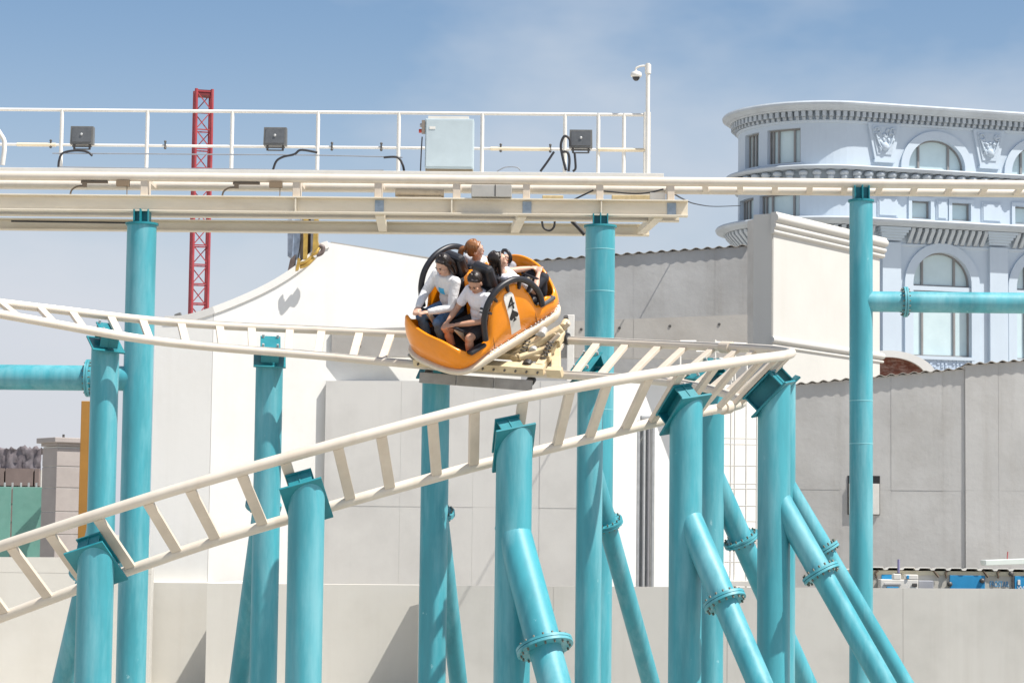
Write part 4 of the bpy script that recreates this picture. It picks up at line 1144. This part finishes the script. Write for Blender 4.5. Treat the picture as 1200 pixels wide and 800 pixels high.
b.build('quoin_strip', mat('quoin_grey', (.42, .47, .55), .8, .1, 8, bump=.5, bscale=20), bd)
# roof slab
rim = [BP(u, bz(124), -.05) for u in us_between(U0, U1, .3)]
back = [rim[-1] + Vector((0, 8, 0)), rim[0] + Vector((0, 6, 0))]
MB().face(rim + back).build('roof', bw2, bd)
# ------------------------------------------------------------------ the spinning car
i_car = min((i for i in range(N) if S[i] > 0), key=lambda i: abs(proj((OUTER[i] + INNER[i]) / 2 + FULL[i][4] * .36)[0] - 566))
o_, n_, t_, q_, nn_ = FULL[i_car]
TC = (o_ + n_) / 2
ORIG = TC + nn_ * .40
# turned on its pivot until the nose points down towards the viewer's lower left
def _dirs(a):
    x = (-t_ * math.cos(a) + q_ * math.sin(a)).normalized(); return x, nn_.cross(x).normalized()
def _slope(a):
    x, y = _dirs(a); p, q = proj(ORIG), proj(ORIG - y); return (q[1] - p[1]) / max(1e-6, p[0] - q[0])
CAR_A = min((abs(_slope(R(k)) - .61) if proj(ORIG)[0] > proj(ORIG - _dirs(R(k))[1])[0] else 9, R(k)) for k in range(10, 86))[1]
x4, yl = _dirs(CAR_A)
print('car angle', math.degrees(CAR_A), 'bank', banks[i_car], [ (proj(ORIG + v)[0]-proj(ORIG)[0], proj(ORIG+v)[1]-proj(ORIG)[1]) for v in (x4, -yl, nn_)], proj(ORIG))
MW = Matrix.Identity(4)
for k in range(3): MW[k][0] = x4[k]; MW[k][1] = yl[k]; MW[k][2] = nn_[k]; MW[k][3] = ORIG[k]
MWI = MW.inverted()
def V(x, y, z): return Vector((x, -y, z))       # y runs towards the nose
car = thing('coaster_car', 'orange spinning coaster car marked 4 with a spade, carrying four riders', 'coaster car', mw=MW)
orange = mat('orange_gelcoat', (.90, .285, .002), .30, .06, 3, spec=.4, coat=.25, dirt=(.66, .20, .008), dirt_amt=.25, dscale=4)
rim_m = mat('cream_bumper', (.74, .64, .50), .5, .06, 5, dirt=(.5, .40, .28), dirt_amt=.4, dscale=6)
seat_m = mat('black_seat_vinyl', (.018, .018, .022), .42, .15, 8)
dark_m = mat('dark_interior', (.03, .028, .027), .7, .2, 6)
beige_m = mat('beige_bar', (.50, .43, .33), .5, .1, 6)
PERIM = [(0, .90, .33), (.25, .885, .31), (.43, .82, .23), (.515, .68, .14), (.54, .55, .17), (.545, .46, .20), (.545, .40, .26), (.545, .34, .44), (.545, .25, .60), (.545, .1, .70), (.545, -.1, .71), (.545, -.24, .62), (.545, -.34, .44), (.545, -.40, .28), (.545, -.48, .23), (.54, -.6, .28), (.525, -.72, .23), (.44, -.84, .26), (.25, -.90, .42), (0, -.92, .50), (-.25, -.90, .50), (-.44, -.84, .42), (-.525, -.7, .26), (-.54, -.5, .23), (-.545, -.4, .28), (-.545, -.3, .58), (-.545, -.1, .70), (-.545, .1, .70), (-.545, .3, .52), (-.545, .4, .28), (-.54, .55, .22), (-.525, .7, .28), (-.44, .82, .42), (-.25, .885, .37)]
def loop(pts, n):
    m_ = len(pts); out = []
    P_ = [Vector(p) for p in pts]
    for i in range(m_):
        p0, p1, p2, p3 = P_[i - 1], P_[i], P_[(i + 1) % m_], P_[(i + 2) % m_]
        for k in range(n):
            t = k / n; out.append(.5 * ((2 * p1) + (p2 - p0) * t + (2 * p0 - 5 * p1 + 4 * p2 - p3) * t * t + (3 * p1 - p0 - 3 * p2 + p3) * t ** 3))
    return out
LP_ = loop(PERIM, 5); NL = len(LP_)
def outn(i):
    a, b = LP_[i - 1], LP_[(i + 1) % NL]; d = Vector((b.x - a.x, b.y - a.y, 0)).normalized(); n = Vector((d.y, -d.x, 0))
    return n if n.dot(Vector((LP_[i].x, LP_[i].y, 0))) > 0 else -n
ON = [outn(i) for i in range(NL)]
def ring(f, off): return [V(LP_[i].x + ON[i].x * off, LP_[i].y + ON[i].y * off, f(LP_[i].z)) for i in range(NL)]
b = MB()
def fr_(i): t = max(0, min(1, (LP_[i].y - .45) / .35)); return t * t * (3 - 2 * t)
def ring2(zf, off, k): return [V(LP_[i].x + ON[i].x * off, LP_[i].y + ON[i].y * off, zf + k * fr_(i)) for i in range(NL)]
b.grid([ring2(-.005, -.05, -.075), ring2(.03, .0, -.075), ring(lambda h: h * .35, .035), ring(lambda h: h * .7, .03), ring(lambda h: h - .03, .012), ring(lambda h: h - .006, .002), ring(lambda h: h, -.014), ring(lambda h: h - .006, -.03), ring(lambda h: h * .6, -.025), ring(lambda h: .0, -.06)], smooth=True, closed=True)
tub = b.build('tub', orange, car)
b = MB(); b.grid([ring2(.01, -.03, -.075), ring2(.012, .035, -.075), ring2(-.015, .045, -.07), ring2(-.085, .035, -.03), ring2(-.115, .0, -.015), ring2(-.12, -.06, -.01)], smooth=True, closed=True); b.build('bumper_rim', rim_m, car)
b = MB(); b.face(ring(lambda h: -.118, -.05)); b.face(ring(lambda h: .03, -.05)); b.build('floor_pan', dark_m, car)
# moulded swage on the nose
sw = [LP_[i] for i in range(NL)]
# seats: four buckets back to back
def rbox(c, size, name, mt, par, bev=.04, rot=None):
    return MB().box(c, size, rot).build(name, mt, par, bevel=bev)
for sx in (-1, 1):
    for sy in (1, -1):
        cx = sx * .25
        seat = MB().box(V(cx, sy * .33, .235), (.40, .44, .10)).build('seat', seat_m, car, bevel=.035)
        tilt = Matrix.Rotation(R(9) * sy, 3, 'X')
        MB().box(V(cx, sy * .10, .47), (.40, .10, .44), tilt).build('seat_back', seat_m, seat, bevel=.04)
        MB().box(V(cx, sy * .06, .78 if sy > 0 else .66), (.31 if sy > 0 else .26, .13 if sy > 0 else .09, .40 if sy > 0 else .20), tilt).build('head_rest', seat_m, seat, bevel=.05)
        for k in (-1, 1): MB().box(V(cx + k * .13, sy * .115, .52), (.055, .13, .36), tilt).build('side_bolster', seat_m, seat, bevel=.02)
        # grip bar
        lb = MB().bar(V(cx, sy * .46, .06), V(cx, sy * .64, .36 if sy * cx > 0 else .45), .06, .045, up=(1, 0, 0)).build('lap_bar', beige_m, car, bevel=.012)
        MB().cyl(V(cx - .14, sy * .645, .37 if sy * cx > 0 else .46), V(cx + .14, sy * .645, .37 if sy * cx > 0 else .46), .017, seg=10).build('grip', black, lb)
        MB().box(V(cx, sy * .70, .06), (.36, .22, .03)).build('foot_rest', dark_m, car, bevel=.012)
    # black trim pads on the sill in front of and behind the side panel
    if sx > 0: MB().box(V(sx * .53, .60, .155), (.10, .26, .05), Matrix.Rotation(R(-8 * sx), 3, 'Y')).build('sill_pad', black, car, bevel=.02)
    MB().box(V(sx * .53, -.60, .215), (.10, .26, .05), Matrix.Rotation(R(-8 * sx), 3, 'Y')).build('sill_pad', mat('grey_sill_rubber', (.10, .10, .105), .5, .2, 9), car, bevel=.02)
# orange spine between the seat backs
b = MB(); b.prism([V(-.50, .045, .1), V(.50, .045, .1), V(.48, .045, .64), V(.26, .045, .70), V(0, .045, .76), V(-.26, .045, .70), V(-.48, .045, .64)], V(0, -.09, 0)); b.build('seat_spine', orange, car, bevel=.03)
b = MB(); b.prism([V(-.055, .19, .1), V(.055, .19, .1), V(.055, .14, .74), V(0, .13, .80), V(-.055, .14, .74)], V(0, -.34, 0)); b.build('seat_divider', orange, car, bevel=.025)
# padded side hoops
HOOP = [(.48, .24), (.475, .36), (.45, .52), (.36, .68), (.20, .785), (.02, .81), (-.16, .77), (-.32, .65), (-.43, .50), (-.48, .36), (-.49, .24)]
for sx in (-1, 1):
    hp = MB().tube(spline([V(sx * .575, y - (.05 if sx < 0 else 0), z + (.07 if sx < 0 else -.01)) for y, z in HOOP], 6), .038, 12).build('side_hoop', black, car)
    for y, z in ((.41, .56), (.27, .70), (.02, .76), (-.2, .70), (-.37, .55)) if sx > 0 else ():
        d = Vector((0, y, z - .35)).normalized()
        MB().bar(V(sx * .57, y, z + .04), V(sx * .565, y - d.y * .09, z - d.z * .09), .03, .05, up=(1, 0, 0)).build('hoop_tab', black, hp, bevel=.006)
# rear hand ring
MB().tube([V(-.20 + .075 * math.cos(a * .5236), -.70, .58 + .085 * math.sin(a * .5236)) for a in range(12)], .022, 8, closed=True).build('hand_ring', black, car)
# white stripe with the number 4 and a spade on the near side panel
def side_x(z):
    return .545 + interp([(0, .0), (.04, .002), (.28, .035), (.56, .03), (.77, .012), (.8, .0)], z)
st = MB(); n = 10; rows = []
def sc_y(z): return interp([(.08, -.03), (.66, .03)], z)
zz = [.08, .12] + [lerp(.14, .60, k / n) for k in range(n + 1)] + [.635, .655]
hwid = [.075] * (len(zz) - 4) ; hwid = [.078, .078] + [.078] * (n + 1) + [.062, .035]
fr = [[V(side_x(z) + .008, sc_y(z) + w, z) for w in (h_, -h_)] for z, h_ in zip(zz, hwid)]
bk = [[V(side_x(z) - .01, sc_y(z) + w, z) for w in (h_, -h_)] for z, h_ in zip(zz, hwid)]
st.grid(fr)
st.grid([[r_[0] for r_ in fr], [r_[0] for r_ in bk]]); st.grid([[r_[1] for r_ in fr], [r_[1] for r_ in bk]])
stripe = st.build('number_stripe', mat('stripe_white', (.78, .76, .72), .4, .03, 5), car)
ink = mat('black_ink', (.012, .012, .014), .5, .05)
SR = Matrix(((0, 0, 1), (1, 0, 0), (0, 1, 0))) @ Matrix.Rotation(R(5), 3, 'Z')
zc4 = .505; text('4', V(side_x(zc4) + .012, sc_y(zc4), zc4), .165, ink, stripe, SR, name='number', width=.105)
zsp = .335; pts = []
for k in range(25):
    a = k / 24
    x = [0, .02, .045, .066, .072, .062, .045, .028, .012]; y = [.085, .055, .03, .005, -.02, -.038, -.043, -.036, -.022]
    break
half = list(zip(x, y)); outl = half + [(.012, -.05), (.03, -.075), (-.03, -.075), (-.012, -.05)] + [(-a, c) for a, c in reversed(half[1:])]
b = MB(); cS = V(side_x(zsp) + .011, sc_y(zsp), zsp); b.prism([cS + SR @ Vector((a, c, .004)) for a, c in outl], SR @ Vector((0, 0, -.006))); b.build('spade', ink, stripe)

rv = MB()
for i in range(0, NL, 4):
    if LP_[i].y < .45 : p = V(LP_[i].x + ON[i].x * .03, LP_[i].y + ON[i].y * .03, .045); rv.ball(p, .012, 6, 4)
rv.build('rivets', steel, car, kind='stuff')
sm_ = MB()
for yy in (.36, -.36): sm_.tube([V(.545 + .03, yy, .05), V(.545 + .034, yy, .14), V(.545 + .025, yy * .98, .26)], .004, 5)
sm_.build('panel_seam', dark_m, car)
# ---- bogie under the car, laid out along the rails
def wb(b, name, mt, par=car, bevel=.006):
    b.v = [MWI @ v for v in b.v]; return b.build(name, mt, par, bevel=bevel)
def on_rail(px, which):
    i = min((i for i in range(N) if S[i] > 0 and abs(S[i] - S[i_car]) < 3), key=lambda i: abs(proj(FULL[i][which])[0] - px)); return FULL[i]
cream_c = mat('ochre_cream_steel', (.68, .56, .36), .5, .1, 7, dirt=(.32, .23, .12), dirt_amt=.6, dscale=6)
grey_fin = mat('grey_brake_fin', (.33, .31, .28), .5, .15, 6, metal=.2)
A = on_rail(487, 1); B = on_rail(638, 1); a, c = A[1], B[1]; nb = FULL[i_car][4]; qb = FULL[i_car][3]
cham = wb(MB().bar(a + qb * .03 + nb * .075, c + qb * .03 + nb * .075, .12, .10, up=nb), 'side_member', cream_c)
b = MB()
for k in range(12):
    p = lerp(a, c, (k + .5) / 12) + qb * .09 + nb * .075; b.cyl(p, p + qb * .025, .014, seg=6)
wb(b, 'bolts', dark_steel, cham, 0)['kind'] = 'stuff'
dn = Vector((0, 0, -1))
for k in range(3):
    p, r_ = lerp(a, c, .05 + .29 * k), lerp(a, c, .05 + .29 * (k + 1) - .008)
    wb(MB().bar(p + qb * .10 + dn * .10, r_ + qb * .10 + dn * .10, .05, .13), 'brake_fin', grey_fin)
# frame rails and cross members
mid_a, mid_c = (A[0] + A[1]) / 2, (B[0] + B[1]) / 2
for f_, nm in ((.25, 'frame_rail'), (.70, 'frame_rail')):
    p, r_ = lerp(a, A[0], f_), lerp(c, B[0], f_); wb(MB().bar(p + nb * .11, r_ + nb * .11, .09, .09, up=nb), nm, cream_c)
for px in (500, 560, 632):
    X_ = on_rail(px, 1); wb(MB().bar(X_[1] + nb * .09, X_[0] + nb * .09, .10, .10, up=nb), 'cross_member', cream_c)
wb(MB().cyl(TC + nb * .12, TC + nb * .26, .30, .24, seg=28), 'turntable', dark_steel)
wb(MB().cyl(TC + nb * .2, TC + nb * .36, .12, seg=20), 'spindle', cream_c)
# sprung arm reaching right to the outer rail
e1 = on_rail(652, 1); e0 = on_rail(654, 0)
arm = wb(MB().bar(e1[1] + nb * .05, e0[0] + e0[3] * .02 + nb * .04, .11, .06, up=e0[4]), 'wheel_arm', cream_c)
wb(MB().bar(e1[1] + nb * .07 + qb * .06 + e1[2] * .10, e1[1] + nb * .07 + qb * .06 - e1[2] * .1, .08, .11, up=e1[4]), 'wheel_box', cream_c, arm)
w0 = e0[0] + nb * .02; tt = -e0[2]
bp = wb(MB().cyl(w0 - tt * .02, w0 + tt * .05, .14, seg=24), 'end_plate', cream_c, arm)
wb(MB().cyl(w0 + tt * .05, w0 + tt * .16, .085, .075, seg=20), 'rubber_buffer', black, arm, 0)
# wheels
tyre = mat('wheel_black', (.03, .028, .027), .5, .2, 8)
for px in (500, 622):
    for wch in (0, 1):
        X_ = on_rail(px, wch); sgn = -1 if wch == 0 else 1
        p = X_[wch] + X_[4] * .115
        w = wb(MB().cyl(p - X_[3] * .035, p + X_[3] * .035, .065, seg=20), 'wheel', tyre, car, .008); wb(MB().cyl(p - X_[3] * .045, p + X_[3] * .045, .028, seg=12), 'hub', cream_c, w, 0)
        p = X_[wch] - X_[4] * .11
        w = wb(MB().cyl(p - X_[3] * .03, p + X_[3] * .03, .055, seg=18), 'wheel', tyre, car, .008); wb(MB().cyl(p - X_[3] * .04, p + X_[3] * .04, .024, seg=12), 'hub', cream_c, w, 0)
# rough castings, springs and struts between bogie and rim, right-hand side
rr = random.Random(3)
def PT(px, f_, up_): X_ = on_rail(px, 1); return lerp(X_[1], X_[0], f_) + nb * up_
for (px0, f0, u0, px1, f1, u1, w) in ((596, .2, .14, 630, .45, .30, .09), (612, .3, .2, 646, .62, .36, .10), (606, .1, .16, 640, .4, .2, .08), (620, .55, .12, 650, .7, .40, .07), (585, .35, .12, 610, .3, .30, .10), (630, .25, .14, 646, .5, .34, .06)):
    wb(MB().bar(PT(px0, f0, u0), PT(px1, f1, u1), w, w * .8, up=nb), 'link_arm', cream_c if w > .075 else beige_m, bevel=.02)
for px, f_, up_ in ((628, .5, .34), (640, .55, .30), (618, .3, .2), (645, .72, .36), (600, .2, .13)):
    p = PT(px, f_, up_); wb(MB().cyl(p - qb * .06, p + qb * .06, .05, seg=14), 'pivot_boss', steel if rr.random() < .4 else cream_c, bevel=.006)
for px in (608, 634):
    p0, p1 = PT(px, .15, .12), PT(px + 8, .35, .30); d = (p1 - p0); L_ = d.length; d.normalize(); x_ = d.orthogonal().normalized(); y_ = d.cross(x_)
    wb(MB().tube([p0 + d * (L_ * k / 40) + (x_ * math.cos(k * .95) + y_ * math.sin(k * .95)) * .035 for k in range(41)], .009, 6), 'coil_spring', dark_steel, bevel=0)
p0 = MW @ V(.56, -.86, -.15); p1 = e0[0] + nb * .05
wb(MB().cyl(p0, p1, .012, seg=8), 'stay_rod', dark_steel, bevel=0); wb(MB().cyl(p0 + nb * .03, p0 - nb * .03, .03, seg=10), 'rod_end', dark_steel, bevel=0)
p0 = MW @ V(-.50, .83, -.16); wb(MB().cyl(p0, A[1] + nb * .05, .018, seg=8), 'stay_rod', grey_fin, bevel=0)

# ------------------------------------------------------------------ riders
dg = lambda: bpy.context.evaluated_depsgraph_get()
def fuse(b, name, mt, parent, voxel=.008, smooth=5, fac=.5):
    me = b.mesh(name); me.materials.append(mt)
    tmp = bpy.data.objects.new(name, me); col.objects.link(tmp)
    m1 = tmp.modifiers.new('r', 'REMESH'); m1.mode = 'VOXEL'; m1.voxel_size = voxel; m1.use_smooth_shade = True
    if smooth: m2 = tmp.modifiers.new('s', 'SMOOTH'); m2.iterations = smooth; m2.factor = fac
    out = bpy.data.meshes.new_from_object(tmp.evaluated_get(dg()))
    bpy.data.objects.remove(tmp); bpy.data.meshes.remove(me)
    out.name = name; out.materials.clear(); out.materials.append(mt)
    o = bpy.data.objects.new(name, out); col.objects.link(o); o.parent = parent; return o
def skin_mat(c, nm): return mat(nm, c, .5, .06, 14, spec=.4)
def limb(b, pts, rs, seg=12):
    b.tube(pts, rs, seg)
    for p, r_ in zip(pts, rs): b.ball(p, r_ * .995, 12, 8)
def rider(label, J, skin, hair, hair_style, top_m, leg_m, sleeve, shorts=False, f=1, face=None, up=None, shoe=None, beard=False):
    t = thing('person', label, 'person', mw=MW)
    pel, wai, che, nek, hd = [V(*J[k]) for k in ('pelvis', 'waist', 'chest', 'neck', 'head')]
    fd = V(*face).normalized(); ud = V(*(up or (0, 0, 1))); ud = (ud - fd * ud.dot(fd)).normalized(); sd_ = fd.cross(ud)
    def H(x, y, z): return hd + sd_ * x + fd * y + ud * z
    def Rm(): return Matrix((sd_, fd, ud)).transposed()
    sh = [V(*p) for p in J['sh']]; el = [V(*p) for p in J['el']]; ha = [V(*p) for p in J['ha']]; kn = [V(*p) for p in J['kn']]; an = [V(*p) for p in J['an']]
    hp = [pel + V(k * .085, 0, 0) for k in (-1, 1)]
    b = MB()
    b.ball(pel, (.15, .115, .11)); b.ball(wai, (.125, .095, .13)); b.ball(che, (.155, .10, .16)); b.ball(lerp(che, nek, .55), (.13, .085, .09))
    limb(b, [lerp(che, nek, .8), lerp(nek, hd, .5)], [.058, .05])
    # head: skull, jaw, nose, ears
    b.ball(H(0, -.012, .025), (.074, .094, .092), 18, 12, Rm()); b.ball(H(0, .022, -.04), (.058, .066, .075), 16, 10, Rm()); b.ball(H(0, .062, -.092), (.026, .024, .022), 10, 7, Rm())
    b.ball(H(0, .092, -.022), (.012, .02, .026), 8, 6, Rm()); b.ball(H(0, .076, .03), (.05, .016, .016), 10, 6, Rm()); b.ball(H(0, .08, -.062), (.024, .012, .011), 8, 6, Rm())
    for k in (-1, 1): b.ball(H(k * .076, -.01, -.012), (.012, .022, .034), 8, 6, Rm()); b.ball(H(k * .038, .066, -.03), (.024, .02, .024), 8, 6, Rm())
    for k in (0, 1):
        limb(b, [sh[k], lerp(sh[k], el[k], .5), el[k], lerp(el[k], ha[k], .45), lerp(el[k], ha[k], .86)], [.052, .047, .038, .038, .026])
        d = (ha[k] - el[k]).normalized(); w_ = lerp(el[k], ha[k], .86)
        sdv = Vector((1, 0, 0)); sdv = (sdv - d * sdv.dot(d)).normalized(); pn = d.cross(sdv)       # across the palm, palm normal
        if pn.z > 0: pn = -pn
        pc_ = w_ + d * .05; rot = Matrix((sdv, d, pn)).transposed()
        b.ball(pc_, (.040, .048, .018), 12, 8, rot)
        ln = [.058, .068, .063, .048]
        for j in range(4):
            p0 = pc_ + d * .038 + sdv * (-.030 + .020 * j); L_ = ln[j]
            p1 = p0 + d * L_ * .45 + pn * .004; p2 = p1 + d * L_ * .16 + pn * L_ * .38; p3 = p2 - d * L_ * .30 + pn * L_ * .16
            b.tube(spline([p0 - d * .015, p0, p1, p2, p3], 3), .0088, 7)
        th_s = -1 if k == 1 else 1
        q0 = pc_ - d * .012 + sdv * th_s * .030; b.tube(spline([q0, q0 + sdv * th_s * .018 + d * .018 + pn * .012, q0 + sdv * th_s * .008 + d * .045 + pn * .030], 4), .0105, 7)
        limb(b, [hp[k], lerp(hp[k], kn[k], .5), kn[k], lerp(kn[k], an[k], .35), an[k]], [.082, .072, .055, .056, .038])
        toe = an[k] + V(0, f * .15, -.035); limb(b, [an[k] + V(0, -f * .03, -.03), toe], [.042, .034])
    body = fuse(b, 'body', skin, t, .0075, 4, .5)
    # shirt
    g = .016; b = MB()
    b.ball(pel + Vector((0, 0, .03)), (.155 + g, .118 + g, .10)); b.ball(wai, (.132 + g, .10 + g, .14)); b.ball(che, (.16 + g, .105 + g, .165)); b.ball(lerp(che, nek, .55), (.135 + g, .09 + g, .085))
    for k in (0, 1):
        if sleeve == 'short': limb(b, [sh[k], lerp(sh[k], el[k], .66)], [.062, .060])
        else: limb(b, [sh[k], lerp(sh[k], el[k], .5), el[k], lerp(el[k], ha[k], .5), lerp(el[k], ha[k], .84)], [.066, .062, .056, .050, .038])
    if sleeve == 'long': b.tube([nek + fd * .02 + Vector((math.cos(a * .7854) * .07, math.sin(a * .7854) * .07, -.02)) for a in range(8)], .022, 8, closed=True)
    shirt = fuse(b, 'shirt' if sleeve == 'short' else 'sweatshirt', top_m, t, .009, 3, .5)
    # trousers or shorts
    b = MB(); b.ball(pel, (.158 + g, .122 + g, .112))
    for k in (0, 1):
        if shorts: limb(b, [hp[k], lerp(hp[k], kn[k], .72)], [.096, .082])
        else: limb(b, [hp[k], lerp(hp[k], kn[k], .5), kn[k], lerp(kn[k], an[k], .4), lerp(kn[k], an[k], .93)], [.094, .084, .067, .066, .052])
    fuse(b, 'shorts' if shorts else 'trousers', leg_m, t, .009, 3, .5)
    for k in (0, 1):
        b = MB(); toe = an[k] + V(0, f * .16, -.04); limb(b, [an[k] + V(0, -f * .035, -.035), an[k] + V(0, f * .06, -.035), toe], [.05, .048, .040]); fuse(b, 'shoe', shoe or mat('dark_shoe', (.03, .03, .035), .6), t, .009, 3)
    # hair: a cap over the skull leaving the face free
    b = MB(); segs, rings = 22, 14; pts = {}
    for i in range(rings + 1):
        for k in range(segs):
            ph, a = math.pi * i / rings, 2 * math.pi * k / segs
            pts[i, k] = Vector((math.sin(ph) * math.cos(a), math.sin(ph) * math.sin(a), math.cos(ph)))
    rr = random.Random(len(label))
    low = {'short': -.25, 'pony': -.2, 'long': -.6}[hair_style]
    b.ball(H(0, -.026, .039), (.080, .092, .093), 18, 12, Rm())
    b.ball(H(0, -.058, .0), (.074, .055, .085), 14, 10, Rm())
    for k in (-1, 1): b.ball(H(k * .066, -.03, .0), (.016, .042, .05), 10, 8, Rm())
    for k in range(7): a = (k - 3) / 3; b.ball(H(a * .050, .044 - abs(a) * .02, .096 - abs(a) * .022), (.020, .028, .018), 8, 6, Rm())
    for q_ in range(34):
        a = -math.pi / 2 + rr.uniform(-2.2, 2.2); ln_ = rr.uniform(.75, 1.0) * (1.9 if hair_style != 'short' else 1.55)
        if math.sin(a) > .35: ln_ *= .55
        pts_ = []
        for w_ in range(6):
            ph = .15 + ln_ * w_ / 5
            pts_.append(H(.083 * math.sin(ph) * math.cos(a + .1 * math.sin(w_)), -.026 + .094 * math.sin(ph) * math.sin(a), .036 + .099 * math.cos(ph)))
        b.tube(pts_, [.010, .014, .014, .013, .011, .006], 6)
    if hair_style == 'pony':
        b.ball(H(0, -.115, .03), (.022, .03, .022), 8, 6, Rm())
        b.tube(spline([H(0, -.12, .035), H(0, -.165, .02), H(.01, -.185, -.05), H(.0, -.17, -.13), H(0, -.15, -.17)], 4), [.02 + .018 * math.sin(math.pi * min(1, .15 + k / 20)) for k in range(17)], 10)
    if hair_style == 'long':
        for k in (-1, 0, 1): b.tube(spline([H(k * .045, -.075, .03), H(k * .06, -.10, -.05), H(k * .065, -.10, -.14), H(k * .055, -.09, -.21)], 4), [.036] * 7 + [.03] * 5 + [.015], 10)
        for k in (-1, 1): b.tube(spline([H(k * .07, .01, .05), H(k * .085, -.01, -.02), H(k * .082, -.03, -.11), H(k * .075, -.05, -.19)], 4), [.022] * 9 + [.016] * 4, 8)
    fuse(b, 'hair', hair, t, .0055, 1, .4)
    eye = mat('eye_dark', (.02, .015, .012), .3); lip = mat('lips', (.42, .14, .11), .5); 
    for k in (-1, 1):
        MB().ball(H(k * .030, .088, .004), (.011, .006, .006), 8, 6, Rm()).build('eye', eye, t); MB().ball(H(k * .031, .091, .026), (.018, .006, .005), 8, 5, Rm()).build('eyebrow', hair, t)
    MB().ball(H(0, .092, -.064), (.020, .006, .007), 8, 5, Rm()).build('mouth', lip, t)
    return t, shirt
def arms(x0, sg, fwd, z, spread=.18): return [(x0 - spread, fwd, z), (x0 + spread, fwd, z)]
# front pair, facing the nose
h1, s1 = rider('person in pale grey sweatshirt and blue jeans in the far front seat, gripping the bar', dict(pelvis=(-.25, .24, .30), waist=(-.25, .25, .44), chest=(-.25, .26, .63), neck=(-.24, .26, .79), head=(-.22, .30, .93), sh=[(-.41, .26, .73), (-.08, .26, .72)], el=[(-.46, .46, .54), (-.03, .44, .46)], ha=[(-.30, .74, .51), (-.17, .72, .495)], kn=[(-.38, .64, .33), (-.13, .60, .30)], an=[(-.36, .60, .05), (-.14, .56, .05)]),
    skin_mat((.60, .37, .27), 'skin_warm'), mat('hair_black', (.018, .012, .010), .4, .2, 30), 'long', mat('pale_grey_jersey', (.68, .68, .69), .9, .05, 8, bump=.9, bscale=17), mat('blue_denim', (.09, .19, .35), .85, .25, 14, bump=.9, bscale=20), 'long', f=1, face=(.12, 1, -.26))
MB().box(V(-.25, .36, .70), (.02, .02, .02)).build('hidden_button', MATS['pale_grey_jersey'], h1) if False else None
h2, s2 = rider('person in white tee with black sleeve band and black shorts, bare knees, front seat', dict(pelvis=(.25, .22, .26), waist=(.25, .215, .38), chest=(.26, .215, .55), neck=(.27, .225, .69), head=(.285, .265, .82), sh=[(.10, .215, .65), (.42, .215, .64)], el=[(.04, .40, .46), (.46, .38, .40)], ha=[(.09, .64, .385), (.19, .645, .39)], kn=[(.05, .62, .27), (.40, .58, .245)], an=[(.09, .60, .03), (.38, .60, .02)]),
    skin_mat((.50, .28, .185), 'skin_tan'), mat('hair_brown_black', (.022, .014, .011), .45, .2, 30), 'short', mat('white_tee', (.76, .75, .79), .9, .05, 8, bump=.9, bscale=19), mat('black_shorts', (.02, .02, .024), .85, .1, 8), 'short', shorts=True, f=1, face=(.38, 1, -.36))
# rear pair, facing away from the nose
h3, s3 = rider('person in white tee and black trousers leaning back in the rear seat', dict(pelvis=(.24, -.34, .27), waist=(.24, -.33, .39), chest=(.24, -.29, .56), neck=(.21, -.22, .71), head=(.19, -.235, .86), sh=[(.07, -.28, .66), (.41, -.28, .64)], el=[(.06, -.50, .55), (.46, -.50, .38)], ha=[(.17, -.78, .49), (.28, -.78, .48)], kn=[(.13, -.76, .40), (.37, -.76, .42)], an=[(.13, -.62, .05), (.37, -.62, .05)]),
    MATS['skin_warm'], MATS['hair_black'], 'long', MATS['white_tee'], mat('black_trousers', (.016, .018, .026), .8, .15, 8), 'short', f=-1, face=(.75, -1, .25))
h4, s4 = rider('person in pale top and grey leggings in the far rear seat, reaching for the ring', dict(pelvis=(-.25, -.34, .30), waist=(-.25, -.33, .43), chest=(-.25, -.29, .61), neck=(-.22, -.235, .77), head=(-.19, -.215, .905), sh=[(-.41, -.27, .70), (-.08, -.27, .70)], el=[(-.45, -.46, .56), (-.05, -.46, .54)], ha=[(-.28, -.68, .56), (-.17, -.66, .57)], kn=[(-.36, -.70, .42), (-.16, -.72, .44)], an=[(-.36, -.62, .05), (-.15, -.62, .05)]),
    MATS['skin_warm'], mat('hair_auburn', (.24, .095, .030), .45, .25, 30), 'pony', MATS['pale_grey_jersey'], mat('grey_leggings', (.33, .33, .36), .85, .1, 8), 'short', f=-1, face=(.8, -1, -.12))
# print on the sweatshirt, bands on the boy's sleeve
p0 = V(-.25, .36, .66); d_ = V(0, 1, -.35).normalized(); up_ = V(0, .2, 1).normalized(); sx_ = d_.cross(up_)
bm_ = MB()
def on_surf(o, org, dr):
    ok, loc, nr, _ = o.ray_cast(org, dr); return loc if ok else org
rows = []
for j in range(5):
    rw_ = []
    for i in range(5):
        org = V(-.235 + (i - 2) * .022, .26, .64) + up_ * (j - 2) * .022 + d_ * .19
        rw_.append(on_surf(s1, org, -d_) + d_ * .004)
    rows.append(rw_)
MB().grid(rows).build('chest_print', mat('cyan_print', (.06, .42, .70), .8), h1)
a, c = V(.42, .215, .64), V(.46, .38, .40); dr = (c - a).normalized()
for k, mt in ((.50, ink), (.58, MATS['stripe_white']), (.64, ink)):
    p = lerp(a, c, k); MB().cyl(p - dr * .012, p + dr * .012, .068 - .004 * (k > .6), seg=18).build('sleeve_band', mt, h2)
